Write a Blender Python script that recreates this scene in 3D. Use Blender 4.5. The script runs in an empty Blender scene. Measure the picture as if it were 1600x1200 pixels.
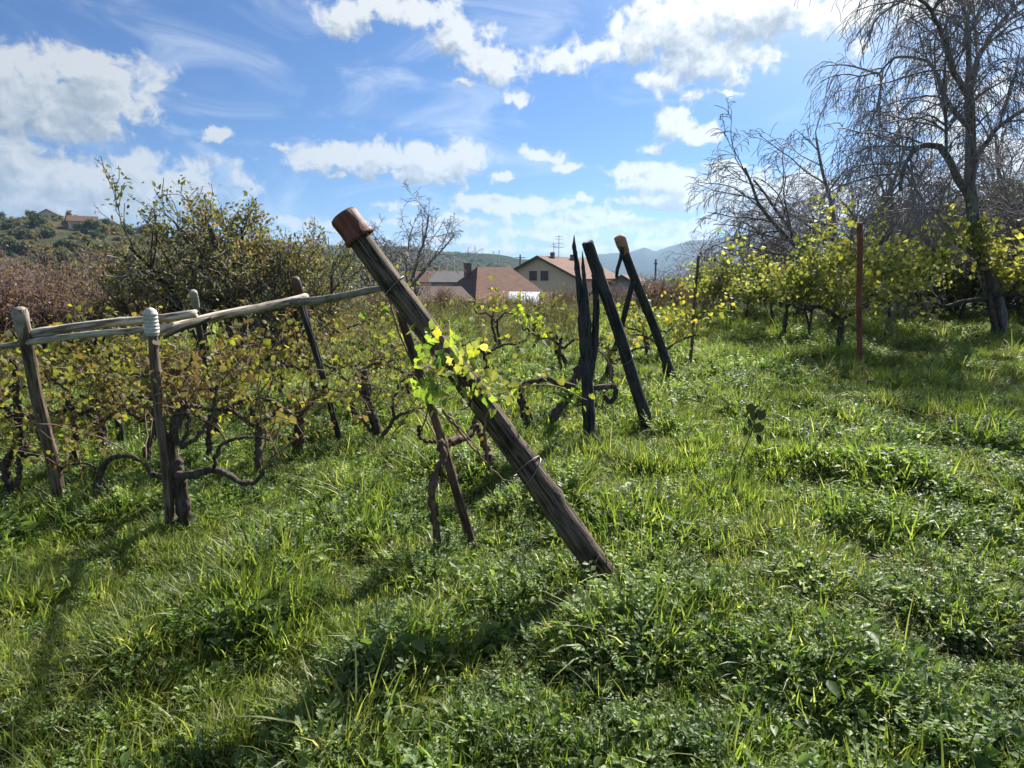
import bpy, math, random
import numpy as np
from mathutils import Vector, Matrix, noise as mnoise

random.seed(7); RNG = np.random.default_rng(7)
SC = bpy.context.scene
COL = SC.collection
R = math.radians

# ------------------------------------------------------------------ camera
F = 1000.0; PITCH = math.atan(170/1000); CAMH = 1.55
cam_d = bpy.data.cameras.new('camera'); cam = bpy.data.objects.new('camera', cam_d); COL.objects.link(cam)
cam.location = (0, 0, CAMH); cam.rotation_euler = (math.pi/2 - PITCH, 0, 0)
cam_d.sensor_width = 36; cam_d.lens = F/1600*36; cam_d.clip_start = .05; cam_d.clip_end = 20000
SC.camera = cam

# ------------------------------------------------------------------ light, sky, exposure
SUN_AZ, SUN_EL = R(32), R(40)
SKY_STRENGTH, SUN_STRENGTH = .060, 5.0
SC.view_settings.view_transform = 'Standard'; SC.view_settings.look = 'None'
SC.view_settings.exposure = 1.13; SC.view_settings.gamma = 1; SC.view_settings.use_curve_mapping = False
SC.cycles.max_bounces = 6; SC.cycles.diffuse_bounces = 3; SC.cycles.glossy_bounces = 2
SC.cycles.transmission_bounces = 5; SC.cycles.volume_bounces = 0; SC.cycles.transparent_max_bounces = 8
SC.cycles.use_denoising = True; SC.cycles.caustics_reflective = False; SC.cycles.caustics_refractive = False

sd = bpy.data.lights.new('sun', 'SUN'); sd.energy = SUN_STRENGTH; sd.angle = R(1.5); sd.color = (1, .95, .86)
sun = bpy.data.objects.new('sun', sd); COL.objects.link(sun)
sdir = Vector((math.sin(SUN_AZ)*math.cos(SUN_EL), math.cos(SUN_AZ)*math.cos(SUN_EL), math.sin(SUN_EL)))
sun.rotation_euler = sdir.to_track_quat('Z', 'Y').to_euler(); sun.location = (20, 30, 30)


def ray(px, py):
    u = (600-py)/F
    return np.array([(px-800)/F, math.cos(PITCH)+math.sin(PITCH)*u, -math.sin(PITCH)+math.cos(PITCH)*u])


def P(px, py, Y):                       # the point seen at a photo pixel, Y metres ahead
    d = ray(px, py); return np.array([0, 0, CAMH])+d*(Y/d[1])


def azel(px, py):
    d = ray(px, py); d = d/np.linalg.norm(d)
    return math.atan2(d[0], d[1]), math.asin(d[2])


# ---- node helpers
class NT:
    def __init__(s, tree): s.t = tree; s.n = tree.nodes; s.l = tree.links

    def new(s, typ, **kw):
        nd = s.n.new(typ)
        for k, v in kw.items(): setattr(nd, k, v)
        return nd

    def put(s, sock, v):
        if isinstance(v, bpy.types.NodeSocket): s.l.new(v, sock)
        else:
            if hasattr(sock.default_value, '__len__') and hasattr(v, '__len__') and len(sock.default_value) == 4 and len(v) == 3: v = (*v, 1)
            sock.default_value = v

    def math(s, op, a, b=None, c=None, clamp=False):
        nd = s.new('ShaderNodeMath', operation=op, use_clamp=clamp); s.put(nd.inputs[0], a)
        if b is not None: s.put(nd.inputs[1], b)
        if c is not None: s.put(nd.inputs[2], c)
        return nd.outputs[0]

    def vm(s, op, a, b=None, c=None):
        nd = s.new('ShaderNodeVectorMath', operation=op); s.put(nd.inputs[0], a)
        if b is not None: s.put(nd.inputs[1], b)
        if c is not None: s.put(nd.inputs[2], c)
        return nd.outputs['Value' if op in ('LENGTH', 'DOT_PRODUCT') else 'Vector']

    def noise(s, vec, scale, detail=4, rough=.55, dist=0, color=False, dim='3D'):
        nd = s.new('ShaderNodeTexNoise', noise_dimensions=dim); s.put(nd.inputs['Vector'], vec)
        nd.inputs['Scale'].default_value = scale; nd.inputs['Detail'].default_value = detail
        nd.inputs['Roughness'].default_value = rough; nd.inputs['Distortion'].default_value = dist
        return nd.outputs['Color' if color else 'Fac']

    def ramp(s, fac, stops, mode='LINEAR'):
        nd = s.new('ShaderNodeValToRGB'); nd.color_ramp.interpolation = mode; e = nd.color_ramp.elements
        while len(e) < len(stops): e.new(.5)
        for i, (p, c) in enumerate(stops):
            e[i].position = p; e[i].color = (*c, 1) if hasattr(c, '__len__') else (c, c, c, 1)
        s.put(nd.inputs[0], fac); return nd.outputs[0]

    def mix(s, fac, a, b, blend='MIX'):
        nd = s.new('ShaderNodeMix', data_type='RGBA', blend_type=blend)
        s.put(nd.inputs[0], fac); s.put(nd.inputs[6], a); s.put(nd.inputs[7], b); return nd.outputs[2]

    def mrange(s, v, a, b, c, d, smooth=False):
        nd = s.new('ShaderNodeMapRange', interpolation_type='SMOOTHSTEP' if smooth else 'LINEAR')
        for k, x in enumerate((v, a, b, c, d)): s.put(nd.inputs[k], x)
        return nd.outputs[0]


# ---- world: Nishita sky with the cumulus of the day laid over it by direction
world = bpy.data.worlds.new('World'); SC.world = world; world.use_nodes = True
wt = NT(world.node_tree); wt.n.clear()
sky = wt.new('ShaderNodeTexSky', sky_type='NISHITA', sun_disc=False, sun_elevation=SUN_EL, sun_rotation=SUN_AZ,
             altitude=300, air_density=1.0, dust_density=.35, ozone_density=2.2)
CL = [  # photo-measured cloud positions: cx, cy, rx, ry, weight
    (30,150,120,72,1.1),(150,112,110,34,1),(150,160,85,40,1),(-80,140,130,70,1),(70,195,120,24,.9),
    (20,262,150,44,1.1),(120,292,170,48,1),(-120,280,160,70,1),(250,285,120,40,.8),(60,322,200,26,.9),(340,215,32,11,.9),
    (540,28,48,30,.9),(620,8,60,26,.9),(670,14,50,24,.9),(722,58,42,34,1.1),(768,102,52,25,1.1),(806,148,20,12,.8),(728,134,14,8,.7),
    (868,92,46,24,1),(935,78,50,20,1),(1000,62,50,36,1),(1060,30,90,44,1.2),(1180,14,140,46,1.3),(1300,22,120,34,1.1),(1420,5,120,40,1),
    (1110,92,80,40,1.15),(1165,95,52,26,1),(1045,128,42,22,.9),(1075,150,20,8,.5),
    (1050,195,30,24,1),(1095,208,40,14,1),(1025,228,22,12,.9),(1340,78,16,12,.7),(1130,145,30,6,.6),
    (510,244,56,22,1.1),(590,252,70,26,1.1),(670,258,70,34,1.15),(722,246,38,30,1),(778,277,22,7,.8),(520,276,14,7,.8),(450,234,18,8,.7),
    (845,242,34,9,.9),(885,256,28,9,1),(1135,256,38,7,.9),(1000,268,42,16,1),(1050,290,90,22,1.1),(1150,290,90,24,1.1),(1230,300,60,30,1),
    (745,318,50,13,1),(820,322,60,15,1.05),(905,313,14,10,.9),(890,345,90,16,.9),(1000,318,60,12,.9),(1090,320,100,18,1),(1180,335,90,22,1),
    (730,350,60,11,.9),(840,366,80,12,.9),(960,352,80,13,.9),(1060,358,90,12,.9),(620,322,32,7,.8),(1300,330,120,40,.8),(1480,180,90,60,.5),(1560,250,80,60,.7),
    (700,380,120,9,.8),(880,388,160,9,.8),(1080,380,120,9,.8),(520,350,80,10,.7)]
AS = 10.0
grp = bpy.data.node_groups.new('cloud_cover', 'ShaderNodeTree')
grp.interface.new_socket('uv', in_out='INPUT', socket_type='NodeSocketVector')
grp.interface.new_socket('cover', in_out='OUTPUT', socket_type='NodeSocketFloat')
g = NT(grp); gi = g.new('NodeGroupInput'); go = g.new('NodeGroupOutput')
uv0 = gi.outputs[0]
wn = g.noise(uv0, 1.1, 3, .5, color=True, dim='2D')
uvw = g.vm('MULTIPLY_ADD', g.vm('SUBTRACT', wn, (.5,.5,.5)), (.42,.30,0), uv0)
wn2 = g.noise(uv0, 4.5, 3, .6, color=True, dim='2D')
uvw = g.vm('MULTIPLY_ADD', g.vm('SUBTRACT', wn2, (.5,.5,.5)), (.24,.19,0), uvw)
fld = None
for cx, cy, rx, ry, w in CL:
    a0, e0 = azel(cx, cy); a1, _ = azel(cx+rx, cy); _, e1 = azel(cx, cy-ry)
    ir = (1/(abs(a1-a0)*AS*1.22), 1/(abs(e1-e0)*AS*1.25), 0)
    q = g.vm('LENGTH', g.vm('MULTIPLY_ADD', uvw, ir, (-a0*AS*ir[0], -e0*AS*ir[1], 0)))
    v = g.math('MULTIPLY_ADD', q, -w, w)
    fld = v if fld is None else g.math('SMOOTH_MAX', fld, v, .22)
# beyond the picture the same broken cumulus goes on
gen = g.math('MULTIPLY_ADD', g.noise(uv0, .30, 3, .5, dim='2D'), 3.2, -1.75)
sx = g.new('ShaderNodeSeparateXYZ'); g.put(sx.inputs[0], uv0)
outm = g.math('MAXIMUM', g.mrange(g.math('ABSOLUTE', sx.outputs[0]), AS*.72, AS*.85, 0, 1, True), g.mrange(sx.outputs[1], AS*.42, AS*.52, 0, 1, True))
fld = g.math('MAXIMUM', fld, g.math('MULTIPLY_ADD', g.math('SUBTRACT', 1, outm), -3, gen))
det = g.noise(uv0, 3.0, 8, .60, .25, dim='2D')
res = g.math('MULTIPLY_ADD', g.math('SUBTRACT', det, .5), 2.0, fld)
g.put(go.inputs[0], res)

geo = wt.new('ShaderNodeTexCoord'); dvec = wt.vm('NORMALIZE', geo.outputs['Generated'])
sp = wt.new('ShaderNodeSeparateXYZ'); wt.put(sp.inputs[0], dvec)
az = wt.math('MULTIPLY', wt.math('ARCTAN2', sp.outputs[0], sp.outputs[1]), AS)
el = wt.math('MULTIPLY', wt.math('ARCSINE', sp.outputs[2]), AS)
cmb = wt.new('ShaderNodeCombineXYZ'); wt.put(cmb.inputs[0], az); wt.put(cmb.inputs[1], el)
def cover(vec):
    nd = wt.new('ShaderNodeGroup'); nd.node_tree = grp; wt.put(nd.inputs[0], vec); return nd.outputs[0]
c0 = cover(cmb.outputs[0]); c1 = cover(wt.vm('ADD', cmb.outputs[0], (.14, .32, 0)))
dens = wt.mrange(c0, -.10, .48, 0, 1, True)
c2 = cover(wt.vm('ADD', cmb.outputs[0], (.03, .07, 0)))
emb = wt.math('ADD', wt.math('MULTIPLY', wt.math('SUBTRACT', c0, c1), .95), wt.math('MULTIPLY', wt.math('SUBTRACT', c0, c2), .8))
thick = wt.mrange(c0, .25, 1.3, 0, 1, True)
shn = wt.noise(wt.vm('MULTIPLY', cmb.outputs[0], (1.0, 1.9, 0)), 1.7, 6, .6, .4, dim='2D')
lit = wt.math('ADD', wt.math('ADD', wt.math('MULTIPLY_ADD', thick, -.62, .40), wt.math('MULTIPLY', shn, .75)), wt.math('MULTIPLY', emb, .8), clamp=True)
glow_s = wt.vm('DOT_PRODUCT', dvec, tuple(sdir))
glow = wt.mrange(glow_s, .80, 1.0, 0, 1, True)
ccol = wt.ramp(lit, [(0, (3.0,3.5,4.1)), (.35, (4.5,5.0,5.5)), (.7, (6.4,6.7,6.9)), (1, (8.3,8.3,8.2))])
ccol = wt.mix(1.0, ccol, wt.mix(glow, (.98,.98,.98), (1.25,1.22,1.15)), 'MULTIPLY')
wide = wt.mrange(glow_s, .45, .97, 0, 1, True)
skyc = wt.mix(1.0, sky.outputs[0], wt.mix(wide, (0.15, 0.38, 0.69), (0.26, 0.50, 0.82)), 'MULTIPLY')
ccol = wt.mix(1.0, ccol, wt.mix(wide, (.64, .65, .66), (.88, .88, .88)), 'MULTIPLY')
skyc = wt.mix(wt.mrange(glow_s, .84, 1.0, 0, .5, True), skyc, (9.5, 10, 10.3))
cir = wt.mrange(wt.noise(wt.vm('MULTIPLY', cmb.outputs[0], (.5, 1.3, 0)), 1.0, 6, .6, .8, dim='2D'), .44, .85, 0, .55, True)
skyc = wt.mix(cir, skyc, (6.4, 6.9, 7.5))
fin = wt.mix(wt.math('MULTIPLY', dens, .97), skyc, ccol)
bg = wt.new('ShaderNodeBackground'); wt.put(bg.inputs[0], fin); bg.inputs[1].default_value = SKY_STRENGTH
wo = wt.new('ShaderNodeOutputWorld'); wt.l.new(bg.outputs[0], wo.inputs[0])
world.cycles.sampling_method = 'MANUAL'; world.cycles.sample_map_resolution = 512

# ------------------------------------------------------------------ object helpers
def tag(o, label=None, cat=None, group=None, kind=None):
    if label: o['label'] = label
    if cat: o['category'] = cat
    if group: o['group'] = group
    if kind: o['kind'] = kind
    return o


def link(o, parent=None):
    COL.objects.link(o)
    if parent: o.parent = parent
    return o


def empty(name, loc, label, cat, group=None):
    o = bpy.data.objects.new(name, None); o.location = loc; o.empty_display_size = .2; link(o)
    return tag(o, label, cat, group)


def mesh_np(name, V, faces, mats, smooth=True, fmat=None):
    V = np.asarray(V, dtype=np.float32); me = bpy.data.meshes.new(name)
    faces = [np.asarray(f, dtype=np.int32) for f in faces if len(f)]
    nl = sum(f.size for f in faces); npoly = sum(len(f) for f in faces)
    me.vertices.add(len(V)); me.vertices.foreach_set('co', V.ravel()); me.loops.add(nl); me.polygons.add(npoly)
    me.loops.foreach_set('vertex_index', np.concatenate([f.ravel() for f in faces]))
    tot = np.concatenate([np.full(len(f), f.shape[1], dtype=np.int32) for f in faces])
    st = np.concatenate([[0], np.cumsum(tot)[:-1]]).astype(np.int32)
    me.polygons.foreach_set('loop_start', st); me.polygons.foreach_set('loop_total', tot)
    me.polygons.foreach_set('use_smooth', np.full(npoly, smooth))
    if fmat is not None: me.polygons.foreach_set('material_index', np.asarray(fmat, dtype=np.int32))
    me.update(calc_edges=True)
    for m in (mats if isinstance(mats, (list, tuple)) else [mats]): me.materials.append(m)
    return me


def obj(name, me, parent=None, loc=None):
    o = bpy.data.objects.new(name, me)
    if loc is not None: o.location = loc
    return link(o, parent)


class MB:                                # collects tubes, boxes, leaves -> one mesh
    def __init__(s): s.v = []; s.f3 = []; s.f4 = []; s.n = 0

    def add(s, V, f3=(), f4=()):
        V = np.asarray(V, float)
        if len(f3): s.f3.append(np.asarray(f3)+s.n)
        if len(f4): s.f4.append(np.asarray(f4)+s.n)
        s.v.append(V); s.n += len(V)

    def tube(s, pts, rad, k=5, cap=True, rough=0):
        pts = np.asarray(pts, float); n = len(pts); rad = np.broadcast_to(np.asarray(rad, float), (n,))
        t = np.gradient(pts, axis=0); t /= (np.linalg.norm(t, axis=1, keepdims=True)+1e-9)
        m = t.mean(0); ref = np.array([1., 0, 0]) if abs(m[0]) < .6*np.linalg.norm(m)+1e-9 else np.array([0, 1., 0])
        u = np.cross(t, ref); u /= (np.linalg.norm(u, axis=1, keepdims=True)+1e-9); w = np.cross(t, u)
        a = np.arange(k)*2*np.pi/k; ca = np.cos(a)[None, :, None]; sa = np.sin(a)[None, :, None]
        rr = rad[:, None, None]*(1+(RNG.normal(size=(n, k, 1))*rough if rough else 0))
        V = (pts[:, None, :]+rr*(ca*u[:, None, :]+sa*w[:, None, :])).reshape(-1, 3)
        i = np.arange(n-1)[:, None]*k; j = np.arange(k)[None, :]; j2 = (j+1) % k
        Q = np.stack([i+j, i+j2, i+k+j2, i+k+j], -1).reshape(-1, 4)
        f3 = []
        if cap:
            V = np.vstack([V, pts[-1:]+t[-1:]*rad[-1]*.4, pts[:1]]); e = n*k
            jj = np.arange(k)
            f3 = np.vstack([np.stack([(n-1)*k+jj, (n-1)*k+(jj+1) % k, np.full(k, e)], -1), np.stack([(jj+1) % k, jj, np.full(k, e+1)], -1)])
        s.add(V, f3, Q)

    def box(s, c, size, rot=None):
        c = np.asarray(c, float); h = np.asarray(size, float)/2
        V = np.array([[x, y, z] for x in (-1, 1) for y in (-1, 1) for z in (-1, 1)])*h
        if rot is not None: V = V@np.asarray(rot).T
        s.add(V+c, (), [[0, 1, 3, 2], [4, 6, 7, 5], [0, 4, 5, 1], [2, 3, 7, 6], [0, 2, 6, 4], [1, 5, 7, 3]])

    def leaves(s, tv, tf, pos, axis, nrm, size):  # template (x across, y along, z up)
        pos = np.asarray(pos, float); N = len(pos)
        if N == 0: return
        a = axis/(np.linalg.norm(axis, axis=1, keepdims=True)+1e-9)
        x = np.cross(a, nrm); x /= (np.linalg.norm(x, axis=1, keepdims=True)+1e-9); z = np.cross(x, a)
        sz = np.broadcast_to(np.asarray(size, float), (N,))[:, None, None]
        V = pos[:, None, :]+sz*(tv[None, :, 0:1]*x[:, None]+tv[None, :, 1:2]*a[:, None]+tv[None, :, 2:3]*z[:, None])
        f = (np.arange(N)*len(tv))[:, None, None]+tf[None]
        f = f.reshape(-1, tf.shape[1])
        s.add(V.reshape(-1, 3), f if tf.shape[1] == 3 else (), f if tf.shape[1] == 4 else ())

    def mesh(s, name, mats, smooth=True):
        V = np.vstack(s.v) if s.v else np.zeros((0, 3))
        fs = []
        if s.f3: fs.append(np.vstack(s.f3))
        if s.f4: fs.append(np.vstack(s.f4))
        return mesh_np(name, V, fs, mats, smooth)


def fan_leaf(outline, fold=.25):          # outline [(x,y)...] starting at the stalk; folded along the midrib
    o = np.array(outline, float); z = np.abs(o[:, 0])*fold-.18*o[:, 1]**2
    V = np.vstack([np.column_stack([o, z]), [[0, .45, -.04]]]); n = len(o); c = n
    T = np.array([[i, (i+1) % n, c] for i in range(n)]); return V, T
half = [(0, 0), (.18, -.10), (.40, -.02), (.44, .16), (.54, .38), (.46, .52), (.40, .72), (.20, .80), (0, .98)]
GRAPE = fan_leaf(half+[(-x, y) for x, y in half[-2:0:-1]], .22)
OVAL = fan_leaf([(0, 0), (.22, .25), (.24, .6), (0, 1), (-.24, .6), (-.22, .25)], .35)
SMALL = (np.array([[0, 0, 0], [.34, .5, .12], [0, 1, -.05], [-.34, .5, .12]]), np.array([[0, 1, 2], [0, 2, 3]]))
LOBED = (np.array([[0, .05, 0], [.5, .15, .1], [.38, .75, .02], [0, 1, -.12], [-.38, .75, .02], [-.5, .15, .1]]),
         np.array([[0, 1, 2], [0, 2, 3], [0, 3, 4], [0, 4, 5]]))

# ------------------------------------------------------------------ materials
def mat(name):
    m = bpy.data.materials.new(name); m.use_nodes = True; nt = NT(m.node_tree); nt.n.clear()
    nt.out = nt.new('ShaderNodeOutputMaterial'); return m, nt


def leaf_mat(name, stops, trans=.45, rough=.5, spec=.4, inst=False, tcol=(1.0, 1.0, .55), patch=0):
    m, t = mat(name)
    gn = t.new('ShaderNodeNewGeometry'); rnd = gn.outputs['Random Per Island']
    if inst:
        oi = t.new('ShaderNodeObjectInfo')
        rnd = t.math('ADD', t.math('MULTIPLY', rnd, .45), t.math('MULTIPLY', oi.outputs['Random'], .55))
    if patch:
        pn = t.noise(gn.outputs['Position'], patch, 3, .5)
        rnd = t.math('ADD', t.math('MULTIPLY', rnd, .55), t.mrange(pn, .3, .7, 0, .45), clamp=True)
    c = t.ramp(rnd, stops)
    p = t.new('ShaderNodeBsdfPrincipled'); t.put(p.inputs['Base Color'], c)
    p.inputs['Roughness'].default_value = rough; p.inputs['Specular IOR Level'].default_value = spec*.9
    tr = t.new('ShaderNodeBsdfTranslucent'); t.put(tr.inputs[0], t.mix(1, t.mix(1, c, tcol, 'MULTIPLY'), (2.0, 2.0, 2.0), 'MULTIPLY'))
    mx = t.new('ShaderNodeMixShader'); mx.inputs[0].default_value = trans
    t.l.new(p.outputs[0], mx.inputs[1]); t.l.new(tr.outputs[0], mx.inputs[2]); t.l.new(mx.outputs[0], t.out.inputs[0])
    return m


def wood_mat(name, dark, light, moss=None, stretch=14, bump=.6, rough=.85):
    m, t = mat(name); tc = t.new('ShaderNodeTexCoord').outputs['Object']
    st = t.vm('MULTIPLY', tc, (stretch*2.2, stretch*2.2, stretch*.16))
    n1 = t.noise(st, 2.2, 6, .6, .3); n2 = t.noise(tc, 5, 4, .6)
    f = t.math('ADD', t.math('MULTIPLY', n1, .75), t.math('MULTIPLY', n2, .35))
    c = t.ramp(f, [(.36, tuple(x*.45 for x in dark)), (.47, dark), (.60, light), (.74, tuple(min(1, x*1.35) for x in light))])
    if moss: c = t.mix(t.mrange(t.noise(tc, 3.3, 5, .65), .50, .66, 0, .8, True), c, moss)
    p = t.new('ShaderNodeBsdfPrincipled'); t.put(p.inputs['Base Color'], c); p.inputs['Roughness'].default_value = rough
    p.inputs['Specular IOR Level'].default_value = .3
    b = t.new('ShaderNodeBump'); b.inputs['Strength'].default_value = bump; b.inputs['Distance'].default_value = .012
    t.put(b.inputs['Height'], n1); t.l.new(b.outputs[0], p.inputs['Normal']); t.l.new(p.outputs[0], t.out.inputs[0])
    return m


def plain_mat(name, c1, c2, scale=3, rough=.8, bump=.2, metal=0, vec='Object', spec=.4, dist=.02):
    m, t = mat(name); tc = t.new('ShaderNodeTexCoord').outputs[vec]
    n = t.noise(tc, scale, 6, .65); c = t.ramp(n, [(.3, c1), (.7, c2)])
    p = t.new('ShaderNodeBsdfPrincipled'); t.put(p.inputs['Base Color'], c); p.inputs['Roughness'].default_value = rough
    p.inputs['Metallic'].default_value = metal; p.inputs['Specular IOR Level'].default_value = spec
    b = t.new('ShaderNodeBump'); b.inputs['Strength'].default_value = bump; b.inputs['Distance'].default_value = dist
    t.put(b.inputs['Height'], n); t.l.new(b.outputs[0], p.inputs['Normal']); t.l.new(p.outputs[0], t.out.inputs[0])
    return m

M = {}
M['ground'] = plain_mat('ground', (.014, .022, .008), (.035, .045, .015), 9, .95, .6, vec='Object', spec=0.0)
M['grass'] = leaf_mat('grass', [(0, (.030, .058, .014)), (.3, (.085, .125, .026)), (.55, (.18, .215, .05)), (.8, (.30, .32, .11)), (1, (.52, .49, .30))], .50, .42, .5, True)
M['grass_fresh'] = leaf_mat('grass_fresh', [(0, (.045, .085, .018)), (.5, (.135, .20, .034)), (.85, (.25, .31, .07)), (1, (.42, .46, .20))], .52, .48, .5, True)
M['weed'] = leaf_mat('weed', [(0, (.032, .065, .022)), (.4, (.09, .15, .038)), (.7, (.19, .27, .08)), (1, (.44, .50, .27))], .42, .5, .5, True)
M['straw'] = leaf_mat('straw', [(0, (.14, .12, .05)), (.6, (.30, .27, .13)), (1, (.52, .48, .30))], .3, .7, .2, True, (1, .95, .7))
M['dryweed'] = leaf_mat('dryweed', [(0, (.10, .085, .045)), (.5, (.17, .15, .08)), (.8, (.13, .15, .05)), (1, (.26, .23, .13))], .3, .75, .2, True, (1, .95, .7))
M['leaf_bright'] = leaf_mat('leaf_bright', [(0, (.12, .22, .02)), (.5, (.24, .34, .03)), (1, (.42, .46, .04))], .55, .45)
M['leaf_vine_right'] = leaf_mat('leaf_vine_right', [(0, (.06, .085, .028)), (.35, (.14, .165, .045)), (.65, (.28, .29, .08)), (.88, (.46, .43, .15)), (1, (.22, .13, .06))], .48, .55, patch=.7)
M['leaf_autumn'] = leaf_mat('leaf_autumn', [(0, (.10, .06, .028)), (.25, (.17, .11, .035)), (.5, (.14, .16, .035)), (.75, (.27, .26, .045)), (.9, (.40, .34, .05)), (1, (.26, .11, .035))], .45, .6, patch=1.1)
M['leaf_rusty'] = leaf_mat('leaf_rusty', [(0, (.07, .045, .03)), (.4, (.14, .095, .045)), (.7, (.19, .15, .06)), (.9, (.24, .22, .06)), (1, (.26, .12, .045))], .4, .65, patch=1.1)
M['leaf_olive'] = leaf_mat('leaf_olive', [(0, (.06, .055, .025)), (.4, (.12, .13, .04)), (.7, (.20, .21, .05)), (.9, (.34, .33, .06)), (1, (.20, .13, .05))], .42, .6, patch=1.1)
M['leaf_bush'] = leaf_mat('leaf_bush', [(0, (.06, .065, .035)), (.35, (.11, .12, .05)), (.6, (.17, .16, .07)), (.8, (.24, .16, .09)), (1, (.27, .12, .085))], .38, .5, patch=.8)
M['leaf_red'] = leaf_mat('leaf_red', [(0, (.10, .05, .045)), (.5, (.17, .10, .08)), (.8, (.20, .15, .10)), (1, (.24, .13, .06))], .35, .6, patch=.6)
M['leaf_dark'] = leaf_mat('leaf_dark', [(0, (.025, .042, .02)), (.6, (.05, .08, .03)), (1, (.10, .13, .045))], .3, .5)
M['leaf_yellow'] = leaf_mat('leaf_yellow', [(0, (.09, .12, .03)), (.4, (.18, .20, .035)), (.8, (.32, .29, .05)), (1, (.36, .22, .05))], .5, .5)
M['leaf_black'] = leaf_mat('leaf_black', [(0, (.012, .016, .010)), (1, (.03, .04, .018))], .15, .5)
M['leaf_brown'] = leaf_mat('leaf_brown', [(0, (.25, .14, .07)), (1, (.42, .26, .15))], .3, .6)
M['bark'] = wood_mat('bark', (.045, .033, .026), (.12, .095, .075), None, 9, .9)
M['bark_red'] = wood_mat('bark_red', (.055, .034, .024), (.17, .11, .075), None, 9, .9)
M['bark_grey'] = wood_mat('bark_grey', (.10, .09, .085), (.24, .22, .21), None, 6, .6)
M['twig'] = plain_mat('twig', (.20, .18, .175), (.38, .355, .35), 4, .8, .1)
M['twig_red'] = plain_mat('twig_red', (.17, .11, .11), (.32, .24, .24), 4, .8, .1)
M['cane'] = plain_mat('cane', (.13, .075, .04), (.27, .17, .10), 5, .7, .1)
M['wood_grey'] = wood_mat('wood_grey', (.034, .023, .017), (.19, .145, .108), None, 16, 1.6)
M['wood_brown'] = wood_mat('wood_brown', (.05, .036, .028), (.17, .125, .09), None, 13, 1.0)
M['wood_pale'] = wood_mat('wood_pale', (.20, .155, .11), (.62, .57, .46), None, 8, 1.0)
M['wood_mossy'] = wood_mat('wood_mossy', (.14, .12, .09), (.34, .31, .24), (.10, .12, .045), 7, .6)
M['wood_black'] = wood_mat('wood_black', (.018, .018, .020), (.065, .066, .07), None, 13, 1.0)
M['wood_post'] = wood_mat('wood_post', (.07, .048, .035), (.22, .165, .12), None, 12, 1.0)
M['clay'] = wood_mat('clay', (.085, .028, .020), (.24, .085, .055), (.10, .065, .05), 9, .6, .6)
M['white_plastic'] = plain_mat('white_plastic', (.46, .43, .37), (.76, .74, .68), 22, .6, .1, dist=.003)
M['grey_plastic'] = plain_mat('grey_plastic', (.22, .22, .20), (.40, .40, .36), 9, .6, .2, dist=.003)
M['pale_cap'] = plain_mat('pale_cap', (.20, .17, .13), (.46, .41, .33), 26, .7, .3, dist=.004)
M['dark_cap'] = plain_mat('dark_cap', (.055, .028, .025), (.13, .07, .06), 12, .6, .2, dist=.003)
M['rust'] = plain_mat('rust', (.13, .040, .022), (.32, .11, .055), 7, .75, .4, dist=.004)
M['wire'] = plain_mat('wire', (.12, .11, .10), (.30, .28, .26), 9, .5, .1, .7)
M['tip'] = plain_mat('tip', (.34, .16, .08), (.58, .36, .21), 14, .7, .2, dist=.004)
M['render_wall'] = plain_mat('render_wall', (.86, .62, .37), (.90, .70, .46), 1.1, .9, .1)
M['grey_wall'] = plain_mat('grey_wall', (.34, .32, .29), (.50, .47, .43), 1.1, .9, .1)
M['dark_wall'] = plain_mat('dark_wall', (.10, .09, .08), (.19, .17, .15), 1.5, .9, .1)
M['glass'] = plain_mat('glass', (.03, .035, .045), (.05, .055, .07), 1, .1, 0, spec=.8)
M['frame_brown'] = plain_mat('frame_brown', (.10, .05, .03), (.16, .085, .05), 3, .6, .1)
M['chimney'] = plain_mat('chimney', (.14, .09, .075), (.30, .20, .17), 3, .9, .2)
M['tin'] = plain_mat('tin', (.55, .56, .58), (.80, .81, .82), 1.5, .35, .1, .4)
M['tin_rust'] = plain_mat('tin_rust', (.10, .055, .035), (.22, .14, .10), 1.5, .95, .1, spec=.1)
M['metal_dark'] = plain_mat('metal_dark', (.08, .08, .09), (.16, .16, .17), 3, .5, .1, .5)
M['concrete'] = plain_mat('concrete', (.34, .33, .31), (.48, .47, .44), 3, .9, .1)


def roof_mat(name, c1, c2, lichen=None):
    m, t = mat(name); tc = t.new('ShaderNodeTexCoord').outputs['Object']
    n = t.noise(tc, 1.4, 6, .7); n2 = t.noise(tc, 11, 3, .6)
    c = t.ramp(t.math('ADD', t.math('MULTIPLY', n, .6), t.math('MULTIPLY', n2, .4)), [(.35, c1), (.65, c2)])
    p = t.new('ShaderNodeBsdfPrincipled'); t.put(p.inputs['Base Color'], c); p.inputs['Roughness'].default_value = .9
    t.l.new(p.outputs[0], t.out.inputs[0]); return m
M['roof_red'] = roof_mat('roof_red', (.07, .035, .024), (.22, .095, .055))
M['roof_brown'] = roof_mat('roof_brown', (.08, .048, .038), (.16, .10, .085))
M['roof_grey'] = roof_mat('roof_grey', (.09, .085, .085), (.18, .16, .155))


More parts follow.
